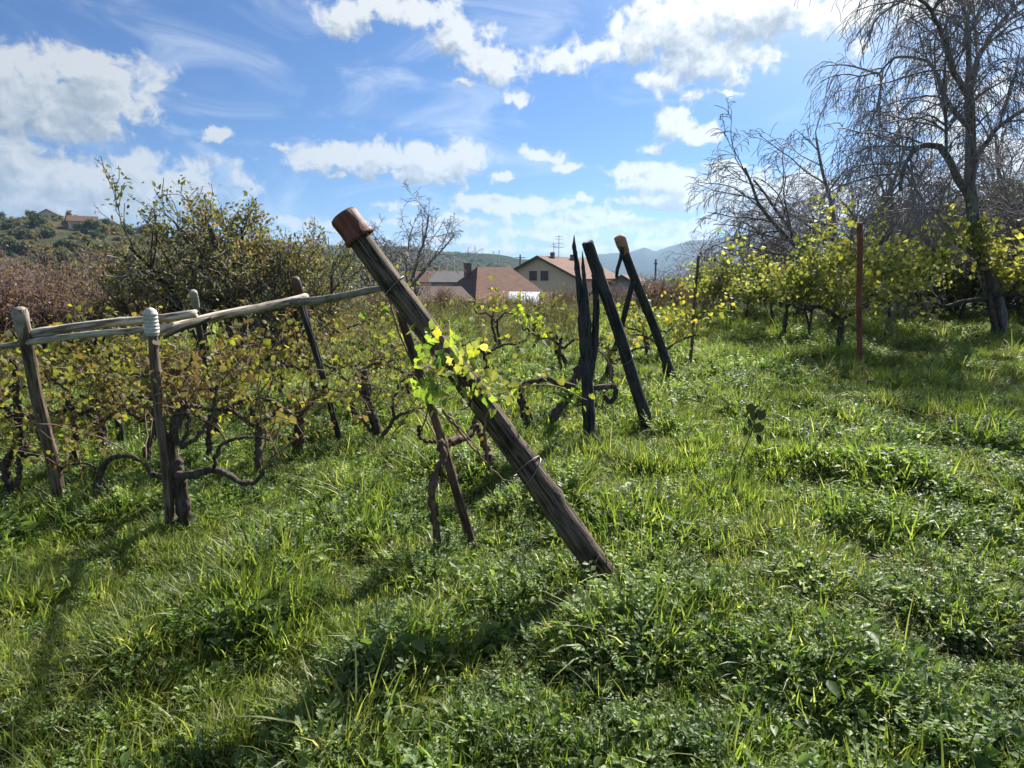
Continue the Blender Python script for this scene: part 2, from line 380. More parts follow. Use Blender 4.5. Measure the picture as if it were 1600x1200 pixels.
def hill_mat(name, stops, scale):
    m, t = mat(name); gp = t.new('ShaderNodeNewGeometry').outputs['Position']
    n = t.math('ADD', t.math('MULTIPLY', t.noise(gp, scale, 8, .7), .6), t.math('MULTIPLY', t.noise(gp, scale*7, 5, .7), .4))
    p = t.new('ShaderNodeBsdfPrincipled'); t.put(p.inputs['Base Color'], t.ramp(n, stops)); p.inputs['Roughness'].default_value = 1
    p.inputs['Specular IOR Level'].default_value = 0
    t.l.new(p.outputs[0], t.out.inputs[0]); return m
M['hill'] = hill_mat('hill', [(.35, (.03, .04, .022)), (.5, (.06, .065, .035)), (.6, (.11, .08, .055)), (.7, (.15, .11, .08))], .02)
M['ridge'] = hill_mat('ridge', [(.4, (.02, .032, .018)), (.55, (.04, .055, .028)), (.7, (.08, .08, .045))], .012)
M['mountain'] = hill_mat('mountain', [(.4, (.02, .035, .03)), (.6, (.04, .055, .045)), (.7, (.06, .07, .055))], .003)

# ------------------------------------------------------------------ ground
def smooth(a, b, x): t = np.clip((x-a)/(b-a), 0, 1); return t*t*(3-2*t)


def hgt(x, y):
    x = np.asarray(x, float); y = np.asarray(y, float); r = np.hypot(x, y)
    near = 1-smooth(25, 45, r)
    z = near*(.035*np.sin(2.1*x+1.3*np.sin(1.7*y))+.035*np.sin(2.7*y+.9*np.sin(2.3*x)+1)+.02*np.sin(6.1*x+2*y)*np.sin(5.3*y-x)+.08*np.sin(.35*x+.5)*np.sin(.3*y))
    z = z-.05*near
    drop = smooth(26, 75, y+.15*np.abs(x))*(1-.55*smooth(8, 30, x)*(1-smooth(60, 120, y)))
    return z-8.5*np.maximum(drop, smooth(90, 160, r))


def G(px, py):                            # where the photo pixel meets the ground
    d = ray(px, py); p = np.array([0, 0, CAMH]); s = 1.0
    for _ in range(4000):
        q = p+d*s
        if q[2] <= hgt(q[0], q[1]): break
        s += .01 if s < 30 else .1
    return np.array([q[0], q[1], float(hgt(q[0], q[1]))])


def gz(p, dz=0): return np.array([p[0], p[1], float(hgt(p[0], p[1]))+dz])

ang = np.radians(np.arange(-180, 180.01, 1.5)); rad = np.concatenate([[0.01], np.arange(.4, 8, .16), np.arange(8, 30, .5), np.arange(30, 100, 3), np.geomspace(100, 5000, 40)])
A, RR = np.meshgrid(ang[:-1], rad); X = RR*np.sin(A); Y = RR*np.cos(A); Z = hgt(X, Y)
na, nr = A.shape[1], A.shape[0]
i = np.arange(nr-1)[:, None]*na; j = np.arange(na)[None]; j2 = (j+1) % na
Q = np.stack([i+j, i+na+j, i+na+j2, i+j2], -1).reshape(-1, 4)[:, ::-1]
go_ = obj('ground', mesh_np('ground', np.stack([X, Y, Z], -1).reshape(-1, 3), [Q], M['ground'])); tag(go_, kind='structure')


def ridge(name, prof, r0, r1, r2, material, zb=-9, rough=1.0, label=None):
    px = np.array([p[0] for p in prof], float); py = np.array([p[1] for p in prof], float)
    d = [ray(a, b) for a, b in prof]; az_ = np.array([math.atan2(v[0], v[1]) for v in d]); tl = np.array([v[2]/math.hypot(v[0], v[1]) for v in d])
    na = 260; AZ = np.linspace(az_[0], az_[-1], na); T = np.interp(AZ, az_, tl)
    rs = np.concatenate([np.linspace(r0, r1, 26), np.linspace(r1, r2, 8)[1:]])
    H = np.where(rs <= r1, smooth(r0, r1*1.0, rs)**.8, 1-smooth(r1, r2, rs)*.9)
    V = []
    for k, r in enumerate(rs):
        for m_, a in enumerate(AZ):
            x, y = r*math.sin(a), r*math.cos(a)
            top = CAMH+T[m_]*r1
            nz = mnoise.fractal(Vector((x, y, 0))*(6/r1), 1.0, 2.0, 5)*.022*r1*rough*H[k]*(0.25 if k == 25 else 1)
            z = zb+(top-zb)*H[k]+nz
            V.append((x, y, max(z, zb-1)))
    n1, n2 = len(rs), na; i = np.arange(n1-1)[:, None]*n2; j = np.arange(n2-1)[None]
    Q = np.stack([i+j, i+j+1, i+n2+j+1, i+n2+j], -1).reshape(-1, 4)
    o = obj(name, mesh_np(name, V, [Q], material)); tag(o, label, kind='structure'); return o, AZ, T

left_hill = [(-1500, 320), (-400, 336), (0, 352), (70, 347), (140, 352), (200, 362), (260, 372), (330, 384), (430, 394), (560, 406), (680, 422), (760, 434)]
far_ridge = [(200, 384), (400, 386), (560, 388), (650, 390), (700, 397), (760, 402), (810, 409), (870, 417), (960, 428)]
mountain = [(700, 430), (820, 422), (937, 403), (980, 398), (1007, 389), (1022, 395), (1047, 389), (1073, 383), (1107, 381), (1150, 378), (1230, 372), (1320, 385), (1450, 380), (1700, 395), (2600, 380)]
ridge('hill', left_hill, 150, 360, 560, M['hill'], rough=.35)
ridge('hill_ridge', far_ridge, 600, 950, 1300, M['ridge'], rough=.5)
ridge('mountain', mountain, 2200, 3600, 4800, M['mountain'], rough=.6)

# ------------------------------------------------------------------ scattering (stuff only)
def source_coll(name, meshes):
    c = bpy.data.collections.new(name)
    for k, me in enumerate(meshes):
        o = bpy.data.objects.new('%s_%02d' % (name, k), me); c.objects.link(o)
    return c


def scatter(name, pts, rot, scl, idx, coll, label):
    me = bpy.data.meshes.new(name); me.vertices.add(len(pts)); me.vertices.foreach_set('co', np.asarray(pts, np.float32).ravel())
    for nm, typ, dat in (('rot', 'FLOAT_VECTOR', rot), ('scl', 'FLOAT_VECTOR', scl)):
        at = me.attributes.new(nm, typ, 'POINT'); at.data.foreach_set('vector', np.asarray(dat, np.float32).ravel())
    at = me.attributes.new('idx', 'INT', 'POINT'); at.data.foreach_set('value', np.asarray(idx, np.int32))
    o = obj(name, me); tag(o, label, kind='stuff')
    ng = bpy.data.node_groups.new(name, 'GeometryNodeTree')
    ng.interface.new_socket('Geometry', in_out='INPUT', socket_type='NodeSocketGeometry'); ng.interface.new_socket('Geometry', in_out='OUTPUT', socket_type='NodeSocketGeometry')
    n = ng.nodes; l = ng.links; a = n.new('NodeGroupInput'); b = n.new('NodeGroupOutput')
    m2p = n.new('GeometryNodeMeshToPoints'); l.new(a.outputs[0], m2p.inputs[0])
    ip = n.new('GeometryNodeInstanceOnPoints'); l.new(m2p.outputs[0], ip.inputs['Points'])
    ci = n.new('GeometryNodeCollectionInfo'); ci.inputs[0].default_value = coll; ci.inputs[1].default_value = True; ci.inputs[2].default_value = True
    l.new(ci.outputs[0], ip.inputs['Instance']); ip.inputs['Pick Instance'].default_value = True
    def attr(nm, typ):
        q = n.new('GeometryNodeInputNamedAttribute'); q.data_type = typ; q.inputs[0].default_value = nm; return q.outputs[0]
    l.new(attr('idx', 'INT'), ip.inputs['Instance Index'])
    e2r = n.new('FunctionNodeEulerToRotation'); l.new(attr('rot', 'FLOAT_VECTOR'), e2r.inputs[0]); l.new(e2r.outputs[0], ip.inputs['Rotation'])
    l.new(attr('scl', 'FLOAT_VECTOR'), ip.inputs['Scale']); l.new(ip.outputs[0], b.inputs[0])
    md = o.modifiers.new('scatter', 'NODES'); md.node_group = ng
    return o


def blades(n, h, w, spread, lean, mat_, seg=3, hv=.4, droop=1.0):
    mb = MB()
    for _ in range(n):
        a = random.uniform(0, 2*math.pi); r = spread*math.sqrt(random.random()); p = np.array([r*math.cos(a), r*math.sin(a), -.01])
        a2 = a+random.gauss(0, .9); L = h*random.uniform(1-hv, 1+hv*.6); le = lean*random.uniform(.3, 1.3)
        dr = np.array([math.cos(a2), math.sin(a2), 0]); side = np.array([-dr[1], dr[0], 0]); tw = random.uniform(-.5, .5); side = side*math.cos(tw)+np.array([0, 0, math.sin(tw)])
        V = []; th = le*.4
        q = p.copy()
        for k in range(seg+1):
            f = k/seg; ww = w*(1-f**1.6)*.5+.0003
            V += [q-side*ww, q+side*ww]
            th += le*droop*1.3/seg; q = q+(L/seg)*(dr*math.sin(th)+np.array([0, 0, math.cos(th)]))
        mb.add(V, (), [[2*k, 2*k+1, 2*k+3, 2*k+2] for k in range(seg)])
    return mb


def leafy(n, h, size, spread, tpl=OVAL, stems=False):
    mb = MB(); a = RNG.uniform(0, 2*np.pi, n); r = spread*np.sqrt(RNG.random(n)); z = h*RNG.random(n)**.7*(1-.4*r/spread)
    pos = np.stack([r*np.cos(a), r*np.sin(a), z], -1); ax = np.stack([np.cos(a), np.sin(a), RNG.uniform(-.2, .8, n)], -1)+RNG.normal(size=(n, 3))*.35
    nr = np.array([0, 0, 1.])+RNG.normal(size=(n, 3))*.45
    mb.leaves(tpl[0], tpl[1], pos, ax, nr, size*RNG.uniform(.6, 1.35, n))
    if stems:
        for k in range(0, n, 5): mb.tube([(0, 0, -.01), pos[k]*.6+np.array([0, 0, .01]), pos[k]], [.0016, .0012, .0008], 3, False)
    return mb


def rosette(n, L, w, up=.6):
    mb = MB()
    for k in range(n):
        a = 2*math.pi*k/n+random.uniform(-.3, .3); dr = np.array([math.cos(a), math.sin(a), 0]); sd_ = np.array([-dr[1], dr[0], 0]); l = L*random.uniform(.6, 1.15)
        th = random.uniform(.3, 1.0)*up*1.6; q = np.array([0, 0, 0.]); V = []; prof = [.12, .5, .85, 1, .75, .05]
        for i_, wf in enumerate(prof):
            V += [q-sd_*w*wf*.5+[0, 0, w*.12*wf], q, q+sd_*w*wf*.5+[0, 0, w*.12*wf]]
            q = q+l/5*(dr*math.sin(th)+np.array([0, 0, math.cos(th)])); th += .22
        f = []
        for i_ in range(5): f += [[3*i_, 3*i_+1, 3*i_+4, 3*i_+3], [3*i_+1, 3*i_+2, 3*i_+5, 3*i_+4]]
        mb.add(V, (), f)
    return mb


def feathery(n, h, size):               # stems carrying pairs of small leaflets
    mb = MB()
    for _ in range(n):
        a = random.uniform(0, 6.28); le = random.uniform(.2, .9); dr = np.array([math.cos(a)*math.sin(le), math.sin(a)*math.sin(le), math.cos(le)]); L = h*random.uniform(.6, 1.2)
        pts = np.array([dr*L*t_+np.array([0, 0, -.25*L*t_*t_*math.sin(le)]) for t_ in np.linspace(0, 1, 5)]); mb.tube(pts, np.linspace(.0018, .0008, 5), 3, False)
        k = 9; ts = np.linspace(.2, 1, k).repeat(2); pos = np.stack([np.interp(ts, np.linspace(0, 1, 5), pts[:, c]) for c in range(3)], -1)
        sd_ = np.cross(dr, [0, 0, 1.]); sd_ /= np.linalg.norm(sd_)+1e-6; sg = np.tile([1, -1], k)[:, None]
        mb.leaves(SMALL[0], SMALL[1], pos, sg*sd_+dr*.5+RNG.normal(size=(2*k, 3))*.2, np.array([0, 0, 1.])+RNG.normal(size=(2*k, 3))*.25, size*(1.1-.5*ts)*RNG.uniform(.7, 1.2, 2*k))
    return mb

SRC = [
    blades(38, .14, .0085, .075, .75, 0).mesh('tuft0', M['grass']),            # 0
    blades(34, .18, .0080, .060, .95, 0, 4).mesh('tuft1', M['grass']),         # 1
    blades(32, .13, .0100, .085, .6, 0).mesh('tuft2', M['grass_fresh']),       # 2
    blades(24, .20, .0095, .050, 1.1, 0, 4).mesh('tuft3', M['grass_fresh']),   # 3
    leafy(54, .10, .034, .11, OVAL, True).mesh('weed0', M['weed']),           # 4
    leafy(40, .13, .045, .11, OVAL, True).mesh('weed1', M['weed']),            # 5
    rosette(9, .14, .026, .9).mesh('weed2', M['weed']),                            # 6
    rosette(7, .16, .030, 1.0).mesh('weed3', M['grass_fresh']),                 # 7
    feathery(11, .17, .030).mesh('weed4', M['weed']),                           # 8
    blades(26, .15, .0040, .10, 1.7, 0, 4).mesh('straw0', M['straw']),         # 9
    leafy(22, .04, .035, .10, SMALL).mesh('weed5', M['straw']),                # 10
    blades(16, .30, .0060, .05, 1.0, 0, 5).mesh('tuft4', M['grass']),          # 11
]
SRCC = source_coll('ground_cover', SRC)
DRY = [blades(30, .5, .006, .14, .5, 0, 4).mesh('dry0', M['dryweed']), blades(22, .75, .008, .12, .4, 0, 4).mesh('dry1', M['dryweed'])]
dm = MB()
for _ in range(7):
    a = random.uniform(0, 6.28); tp = np.array([math.cos(a)*.18, math.sin(a)*.18, random.uniform(.6, 1.0)]); pts = np.array([tp*t_*[t_, t_, 1] for t_ in np.linspace(0, 1, 4)]); dm.tube(pts, [.006, .004, .003, .002], 3, False)
    ps = pts[1]+(pts[3]-pts[1])*RNG.random((14, 1)); dm.leaves(SMALL[0], SMALL[1], ps, RNG.normal(size=(14, 3))+[0, 0, .4], RNG.normal(size=(14, 3)), RNG.uniform(.03, .07, 14))
DRY.append(dm.mesh('dry2', M['dryweed'])); DRYC = source_coll('dry_weeds', DRY)


def nz2(x, y, s, seed=0.0): return np.array([mnoise.noise(Vector((a*s+seed, b*s-seed, seed))) for a, b in zip(x, y)])


def sector(n, r0, r1, amax, jitter=True):
    r = np.sqrt(RNG.uniform(r0*r0, r1*r1, n)); a = RNG.uniform(-amax, amax, n); return r*np.sin(a), r*np.cos(a)


def cover_band(r0, r1, dens, sc, amax=R(47)):
    area = amax*(r1*r1-r0*r0); n = int(area*dens); x, y = sector(n, r0, r1, amax)
    n1 = nz2(x, y, .9, 3.1); n2 = nz2(x, y, .45, 9.7); n3 = nz2(x, y, 2.3, 5.5)
    hs = np.clip(.92+.95*n3+.4*n1, .5, 1.5)
    keep = RNG.random(n) < np.clip(1.2+1.1*n3, .72, 1); x, y, n1, n2, n3, hs = (q[keep] for q in (x, y, n1, n2, n3, hs)); n = len(x)
    idx = np.zeros(n, int); u = RNG.random(n)
    right = smooth(-.5, 2.5, x)
    pw = np.clip(.36+.8*n2-.06*right, .12, .66)                   # weed share
    w = u < pw; k = RNG.random(n)
    idx[w] = np.select([k[w] < .38, k[w] < .70, k[w] < .91, k[w] < .97], [4, 5, 8, 6], 7)
    gidx = np.select([k < .38, k < .60, k < .86, k < .92], [0, 1, 2, 3], 9); gidx = np.where((gidx == 0) & (n1 > .12), 2, gidx)
    idx[~w] = gidx[~w]
    dead = RNG.random(n) < (.04+.10*right+.14*right*(n1 < -.02)+.05*(n1 < -.25)); idx[dead] = RNG.choice([9, 10, 9], dead.sum())
    tall = RNG.random(n) < .004; idx[tall] = 11
    s = sc*hs*RNG.uniform(.75, 1.25, n)
    s = np.where((y > 9) & (x < 2) & (x > -3), s*.85, s)
    z = hgt(x, y)
    rot = np.stack([RNG.normal(0, .14, n), RNG.normal(0, .14, n), RNG.uniform(0, 6.283, n)], -1)
    return np.stack([x, y, z], -1), rot, np.stack([s, s, s*RNG.uniform(.8, 1.25, n)], -1), idx

bands = [cover_band(.9, 3.4, 700, .90), cover_band(3.4, 6, 480, 1.0), cover_band(6, 10, 290, 1.12), cover_band(10, 17, 130, 1.4, R(46)), cover_band(17, 36, 40, 1.8, R(45))]
# behind and beside the camera, thin cover so other views hold up
n_ = 5000; rr_ = np.sqrt(RNG.uniform(.5, 60, n_)); aa_ = RNG.uniform(R(47), 2*math.pi-R(47), n_); xb, yb = rr_*np.sin(aa_), rr_*np.cos(aa_)
bands.append((np.stack([xb, yb, hgt(xb, yb)], -1), np.stack([0*xb, 0*xb, RNG.uniform(0, 6.28, n_)], -1), np.ones((n_, 3))*RNG.uniform(.9, 1.6, (n_, 1)), RNG.integers(0, 6, n_)))
scatter('grass', *[np.concatenate([b[k] for b in bands]) for k in range(4)], SRCC, 'lush green grass and low weeds covering the vineyard floor')

# tan dry weeds in the hollow before the houses
x, y = sector(9000, 11, 34, R(40)); azp = x/np.maximum(y, 1)*1000+800
keep = ((azp > 500) & (azp < 930) & (y > 12+1.2*RNG.normal(size=len(x)))) | ((y > 24) & (azp < 1120)); keep &= RNG.random(len(x)) < np.clip(.75+nz2(x, y, .5, 2.2)*1.5, .1, 1)
x, y = x[keep], y[keep]; n = len(x); s = np.where(y < 16, .55, .8)*RNG.uniform(.6, 1.25, n)
scatter('dry_weeds', np.stack([x, y, hgt(x, y)], -1), np.stack([RNG.normal(0, .12, n), RNG.normal(0, .12, n), RNG.uniform(0, 6.28, n)], -1), np.stack([s, s, s], -1), RNG.integers(0, 3, n), DRYC, 'tall dry tan weeds in the hollow before the houses')

# ------------------------------------------------------------------ posts and rails
def post_mesh(name, L, r0, r1, material, groove=.07, knots=3, top='flat', bend=.0, sides=20, split=0):
    nr = max(12, int(L*22)); sd_ = random.uniform(0, 50); V = []
    kn = [(random.uniform(0, 6.28), random.uniform(.1, .9)*L, random.uniform(.12, .25)) for _ in range(knots)]
    for i_ in range(nr+1):
        f = i_/nr; z = L*f; r = r0+(r1-r0)*f; bx = bend*math.sin(math.pi*f)+.006*math.sin(f*9+sd_); by = .006*math.sin(f*7+sd_*2)
        if top == 'round' and f > .97: r *= .8
        for j_ in range(sides):
            a = 2*math.pi*j_/sides
            g_ = mnoise.noise(Vector((math.cos(a)*2.2+sd_, math.sin(a)*2.2, z*.9)))*groove+mnoise.noise(Vector((math.cos(a)*6, math.sin(a)*6+sd_, z*1.2)))*groove*.9
            g_ += mnoise.noise(Vector((math.cos(a)*1.2, sd_, z*5)))*groove*.5
            for ka, kz, kr in kn:
                dd = ((math.cos(a-ka)-1)**2*1.5+((z-kz)/.05)**2); g_ += kr*math.exp(-dd*3)
            rr = r*(1+g_)
            V.append((bx+rr*math.cos(a), by+rr*math.sin(a), z+(mnoise.noise(Vector((a, sd_, 1)))*.02 if f == 1 else 0)))
    V.append((0, 0, L-.004)); V.append((0, 0, 0))
    Q = [[i_*sides+j_, i_*sides+(j_+1) % sides, (i_+1)*sides+(j_+1) % sides, (i_+1)*sides+j_] for i_ in range(nr) for j_ in range(sides)]
    T = [[nr*sides+j_, nr*sides+(j_+1) % sides, (nr+1)*sides] for j_ in range(sides)]+[[(j_+1) % sides, j_, (nr+1)*sides+1] for j_ in range(sides)]
    return mesh_np(name, V, [np.array(T), np.array(Q)], material)


def aim(o, a, b):
    d = Vector(b)-Vector(a); o.location = a; o.rotation_euler = d.to_track_quat('Z', 'Y').to_euler(); return d.length


def post(name, base, top, r0, r1, material, label, cat='post', sink=.12, group=None, **kw):
    a = np.array(base, float); b = np.array(top, float); d = (b-a)/np.linalg.norm(b-a); a = a-d*sink
    L = float(np.linalg.norm(b-a)); o = obj(name, post_mesh(name, L, r0, r1, material, **kw)); aim(o, a, b); tag(o, label, cat, group); o['len'] = L
    return o


def lathe(name, prof, material, parent, loc=(0, 0, 0), k=24, rough=0, label=None):
    V = []; n = len(prof)
    for r, z in prof:
        for j_ in range(k):
            a = 2*math.pi*j_/k; rr = r*(1+rough*mnoise.noise(Vector((math.cos(a)*1.5, math.sin(a)*1.5, z*30)))); V.append((rr*math.cos(a), rr*math.sin(a), z))
    Q = [[i_*k+j_, i_*k+(j_+1) % k, (i_+1)*k+(j_+1) % k, (i_+1)*k+j_] for i_ in range(n-1) for j_ in range(k)]
    o = obj(name, mesh_np(name, V, [np.array(Q)], material), parent, loc)
    if label: o['label'] = label
    return o

# the thick leaning post in front
PB = G(968, 930); PT = P(541, 343, 2.95)
big = post('leaning_post', PB, PT, .066, .050, M['wood_grey'], 'thick grooved log leaning left, capped by a rusty red pot', groove=.10, knots=5, sides=28, sink=.2)
L = big['len']
lathe('cap', [(.001, L+.030), (.052, L+.029), (.062, L+.024), (.066, L+.010), (.065, L-.045), (.065, L-.082), (.071, L-.085), (.072, L-.102), (.068, L-.106), (.056, L-.104), (.064, L-.05)], M['clay'], big, rough=.05, label='rusty red-brown clay cap with a rim')
for k, zz in enumerate((.98, 1.02)):
    w = MB(); pts = [(.079*math.cos(t_), .079*math.sin(t_), zz+.03*math.sin(t_+k*1.4)) for t_ in np.linspace(0, 2*math.pi, 26)]; w.tube(pts, .0035, 5, False); obj('wire_tie', w.mesh('wire_tie', M['wire']), big)
w = MB(); w.tube([(.058*math.cos(t_), .058*math.sin(t_), L-.36+.012*math.sin(t_)) for t_ in np.linspace(0, 2*math.pi, 22)], .004, 5, False); obj('wire_tie', w.mesh('wire_tie', M['wire']), big)

# posts of the left row
pa = post('row_post', G(97, 802), P(30, 482, 4.05), .040, .034, M['wood_post'], 'rough bark post with pale worn head at the left end of the rails', groove=.12, knots=6)
lathe('cap', [(.001, pa['len']+.012), (.024, pa['len']+.008), (.037, pa['len']-.006), (.046, pa['len']-.04), (.044, pa['len']-.09), (.039, pa['len']-.15), (.034, pa['len']-.22)], M['pale_cap'], pa, rough=.25, label='pale weathered post head')
pb = post('row_post', G(268, 832), P(236, 500, 3.72), .030, .026, M['wood_post'], 'slim post under a ribbed white plastic cap beside the gnarled vine', groove=.1, knots=4)
L = pb['len']; pr = [(.001, L+.075), (.020, L+.066), (.031, L+.056), (.036, L+.042)]
for k in range(6): z_ = L+.040-k*.021; pr += [(.0385, z_), (.0385, z_-.010), (.0355, z_-.013), (.0355, z_-.019)]
pr += [(.034, L-.09)]
lathe('cap', pr, M['white_plastic'], pb, rough=.10, label='white ribbed plastic cap')
pc = post('row_post', G(345, 700), P(303, 462, 5.3), .028, .026, M['wood_black'], 'dark thin post with grey ribbed cap rising behind the rails')
L = pc['len']; lathe('cap', [(.001, L+.05), (.022, L+.048), (.031, L+.035), (.034, L+.02), (.030, L), (.034, L-.015), (.030, L-.03), (.034, L-.05), (.031, L-.075), (.031, L-.11)], M['grey_plastic'], pc, rough=.08, label='grey ribbed cap')
pd = post('row_post', G(533, 692), P(461, 436, 4.95), .026, .030, M['wood_black'], 'dark slanting post with brown head where two rails cross')
L = pd['len']; lathe('cap', [(.001, L+.012), (.028, L+.010), (.036, L-.005), (.038, L-.10), (.036, L-.15), (.031, L-.155)], M['dark_cap'], pd, rough=.1, label='dark brown head')
# forked prop under the crossing
post('prop_stick', P(500, 560, 5.0)-np.array([0, 0, .1]), P(467, 462, 4.88), .016, .014, M['wood_black'], 'short dark stick propping the rails beside the brown-headed post', 'stick', sink=0)
post('row_post', G(190, 705), P(172, 540, 5.6), .036, .030, M['wood_black'], 'dark stake among autumn leaves between the pale-headed and white-capped posts')
post('row_post', G(40, 735), P(20, 560, 5.2), .034, .030, M['wood_black'], 'dark stake half hidden in leaves at the left edge')

def rail(p0, p1, r0, r1, m, label):
    return post('rail', p0, p1, r0, r1, M[m], label, 'rail', 0, 'peeled poles laid along the left row', groove=.16, knots=9, bend=.025, sides=14)
rail(P(38, 522, 4.10), P(305, 489, 4.0), .030, .026, 'wood_pale', 'upper pale pole between pale-headed post and white-capped post')
rail(P(-70, 549, 4.2), P(240, 512, 3.80), .022, .018, 'wood_pale', 'lower pale pole running out past the left edge')
rail(P(222, 523, 3.85), P(478, 464, 4.85), .026, .032, 'wood_pale', 'thick bleached pole between white-capped post and brown-headed post')
rail(P(452, 474, 4.82), P(616, 449, 2.98), .034, .013, 'wood_mossy', 'mossy greenish pole ending at the thick leaning log')
post('row_branch', P(255, 527, 3.78), P(330, 497, 3.9), .012, .009, M['bark'], 'thin dark branch lying on the pole beside the white cap', 'branch', sink=0)

# posts in the middle distance
pm = post('leaning_post', G(1018, 678), P(919, 378, 5.75), .062, .050, M['wood_black'], 'black leaning post with slanted top, middle of the three bare posts', groove=.10, knots=5)
w = MB(); w.tube([(.060*math.cos(t_), .060*math.sin(t_), .95+.02*math.sin(t_)) for t_ in np.linspace(0, 2*math.pi, 22)], .004, 5, False); obj('wire_tie', w.mesh('wire_tie', M['wire']), pm)
pt3 = post('leaning_post', G(1057, 606), P(968, 372, 8.0), .062, .055, M['wood_black'], 'dark leaning post with orange-brown tip, farthest of the three bare posts', groove=.1, knots=4)
L = pt3['len']; lathe('cap', [(.001, L+.03), (.04, L+.026), (.062, L+.01), (.068, L-.02), (.064, L-.10), (.060, L-.20), (.052, L-.21)], M['tip'], pt3, rough=.3, label='orange-brown tip')
post('brace_stick', G(945, 600), P(990, 440, 8.2), .040, .035, M['wood_black'], 'dark brace leaning right between the two slanted posts', 'stick', groove=.15)
post('brace_stick', P(963, 434, 8.0), P(973, 386, 7.95), .020, .026, M['wood_black'], 'short dark peg hanging below the orange-brown tip', 'stick', sink=0)
post('thin_stake', G(1078, 572), P(1091, 400, 9.8), .028, .022, M['wood_post'], 'thin upright stake with hook of wire at its foot beside yellow vine', 'stake')
post('rusty_pole', G(1343, 577), P(1343, 348, 11.0), .045, .045, M['rust'], 'rust-red iron pole standing at the near end of the right vine row', 'pole', groove=.02, knots=0)

# split post: one trunk torn into three spikes
sp_base = G(922, 692); Yb = sp_base[1]
sp_o = empty('split_post', sp_base, 'black weathered post torn lengthwise into three tall splinters', 'post')
def splinter(pts, rads, name):
    pts = [np.array(p) - sp_base for p in pts]; tt = np.linspace(0, 1, len(pts)); t2 = np.linspace(0, 1, 40)
    pp = np.stack([np.interp(t2, tt, [p[c] for p in pts]) for c in range(3)], -1); rd = np.interp(t2, tt, rads)
    rd = rd*(1+np.array([mnoise.noise(Vector((0, 0, q*16+len(rads)))) for q in t2])*.22)
    mb = MB(); mb.tube(pp, rd, 11, True, .07); o = obj(name, mb.mesh(name, M['wood_black']), sp_o); return o
splinter([sp_base-[0, 0, .1], P(919, 620, Yb), P(914, 540, Yb), P(908, 470, Yb), P(901, 410, Yb), P(897, 385, Yb), P(897, 367, Yb)], [.058, .056, .050, .036, .022, .019, .002], 'post_trunk')
splinter([P(919, 560, Yb), P(917, 500, Yb-.03), P(914, 450, Yb-.03), P(911, 415, Yb-.03), P(910, 392, Yb-.03)], [.045, .036, .022, .015, .002], 'splinter')
splinter([P(920, 610, Yb+.02), P(929, 540, Yb+.02), P(932, 480, Yb+.02), P(929, 440, Yb+.02), P(928, 424, Yb+.02)], [.03, .036, .030, .026, .022], 'splinter')

# ------------------------------------------------------------------ growing things
def curve(pts, n=14, wob=.0):
    pts = np.array(pts, float); t = np.linspace(0, 1, len(pts)); s = np.linspace(0, 1, n)
    out = np.zeros((n, 3))                # Catmull-Rom
    for q, sv in enumerate(s):
        k = min(int(sv*(len(pts)-1)), len(pts)-2); f = sv*(len(pts)-1)-k
        p0, p1, p2, p3 = pts[max(k-1, 0)], pts[k], pts[k+1], pts[min(k+2, len(pts)-1)]
        out[q] = .5*((2*p1)+(-p0+p2)*f+(2*p0-5*p1+4*p2-p3)*f*f+(-p0+3*p1-3*p2+p3)*f**3)
    if wob: out[1:] += RNG.normal(size=(n-1, 3))*wob
    return out


def grow(store, p, d, L, r, lvl, cfg, tips):
    n = cfg['seg'][lvl]; d = d/np.linalg.norm(d); pts = [p]; dirs = [d]
    for k in range(n):
        d = d+RNG.normal(size=3)*cfg['wob'][lvl]+np.array([0, 0, cfg['grav'][lvl]])*(1+k/n if cfg['grav'][lvl] < 0 else 1); d = d/np.linalg.norm(d); p = p+d*L/n; pts.append(p); dirs.append(d)
    taper = cfg.get('taper', .35); rad = r*(1-(1-taper)*np.linspace(0, 1, n+1)) if lvl < len(cfg['n']) else r*np.linspace(1, .35, n+1)
    store.append((lvl, np.array(pts), rad))
    if lvl >= len(cfg['n']) or cfg['n'][lvl] == 0: tips.append((np.array(pts), dirs[-1])); return
    for c in range(cfg['n'][lvl]):
        t_ = cfg['t0'][lvl]+(1-cfg['t0'][lvl])*(c+RNG.random())/cfg['n'][lvl]; k = min(int(t_*n), n-1); f = t_*n-k
        q = pts[k]*(1-f)+pts[k+1]*f; dd = dirs[min(k+1, n)]
        perp = RNG.normal(size=3); perp -= perp.dot(dd)*dd; perp /= np.linalg.norm(perp); an = cfg['ang'][lvl]*RNG.uniform(.6, 1.3)
        nd = dd*math.cos(an)+perp*math.sin(an)
        if cfg.get('flat'): nd[1] *= cfg['flat']
        grow(store, q, nd, L*cfg['len'][lvl]*RNG.uniform(.6, 1.25)*(1.15-.5*t_), np.interp(t_, [0, 1], [r, r*taper])*cfg['rad'][lvl], lvl+1, cfg, tips)


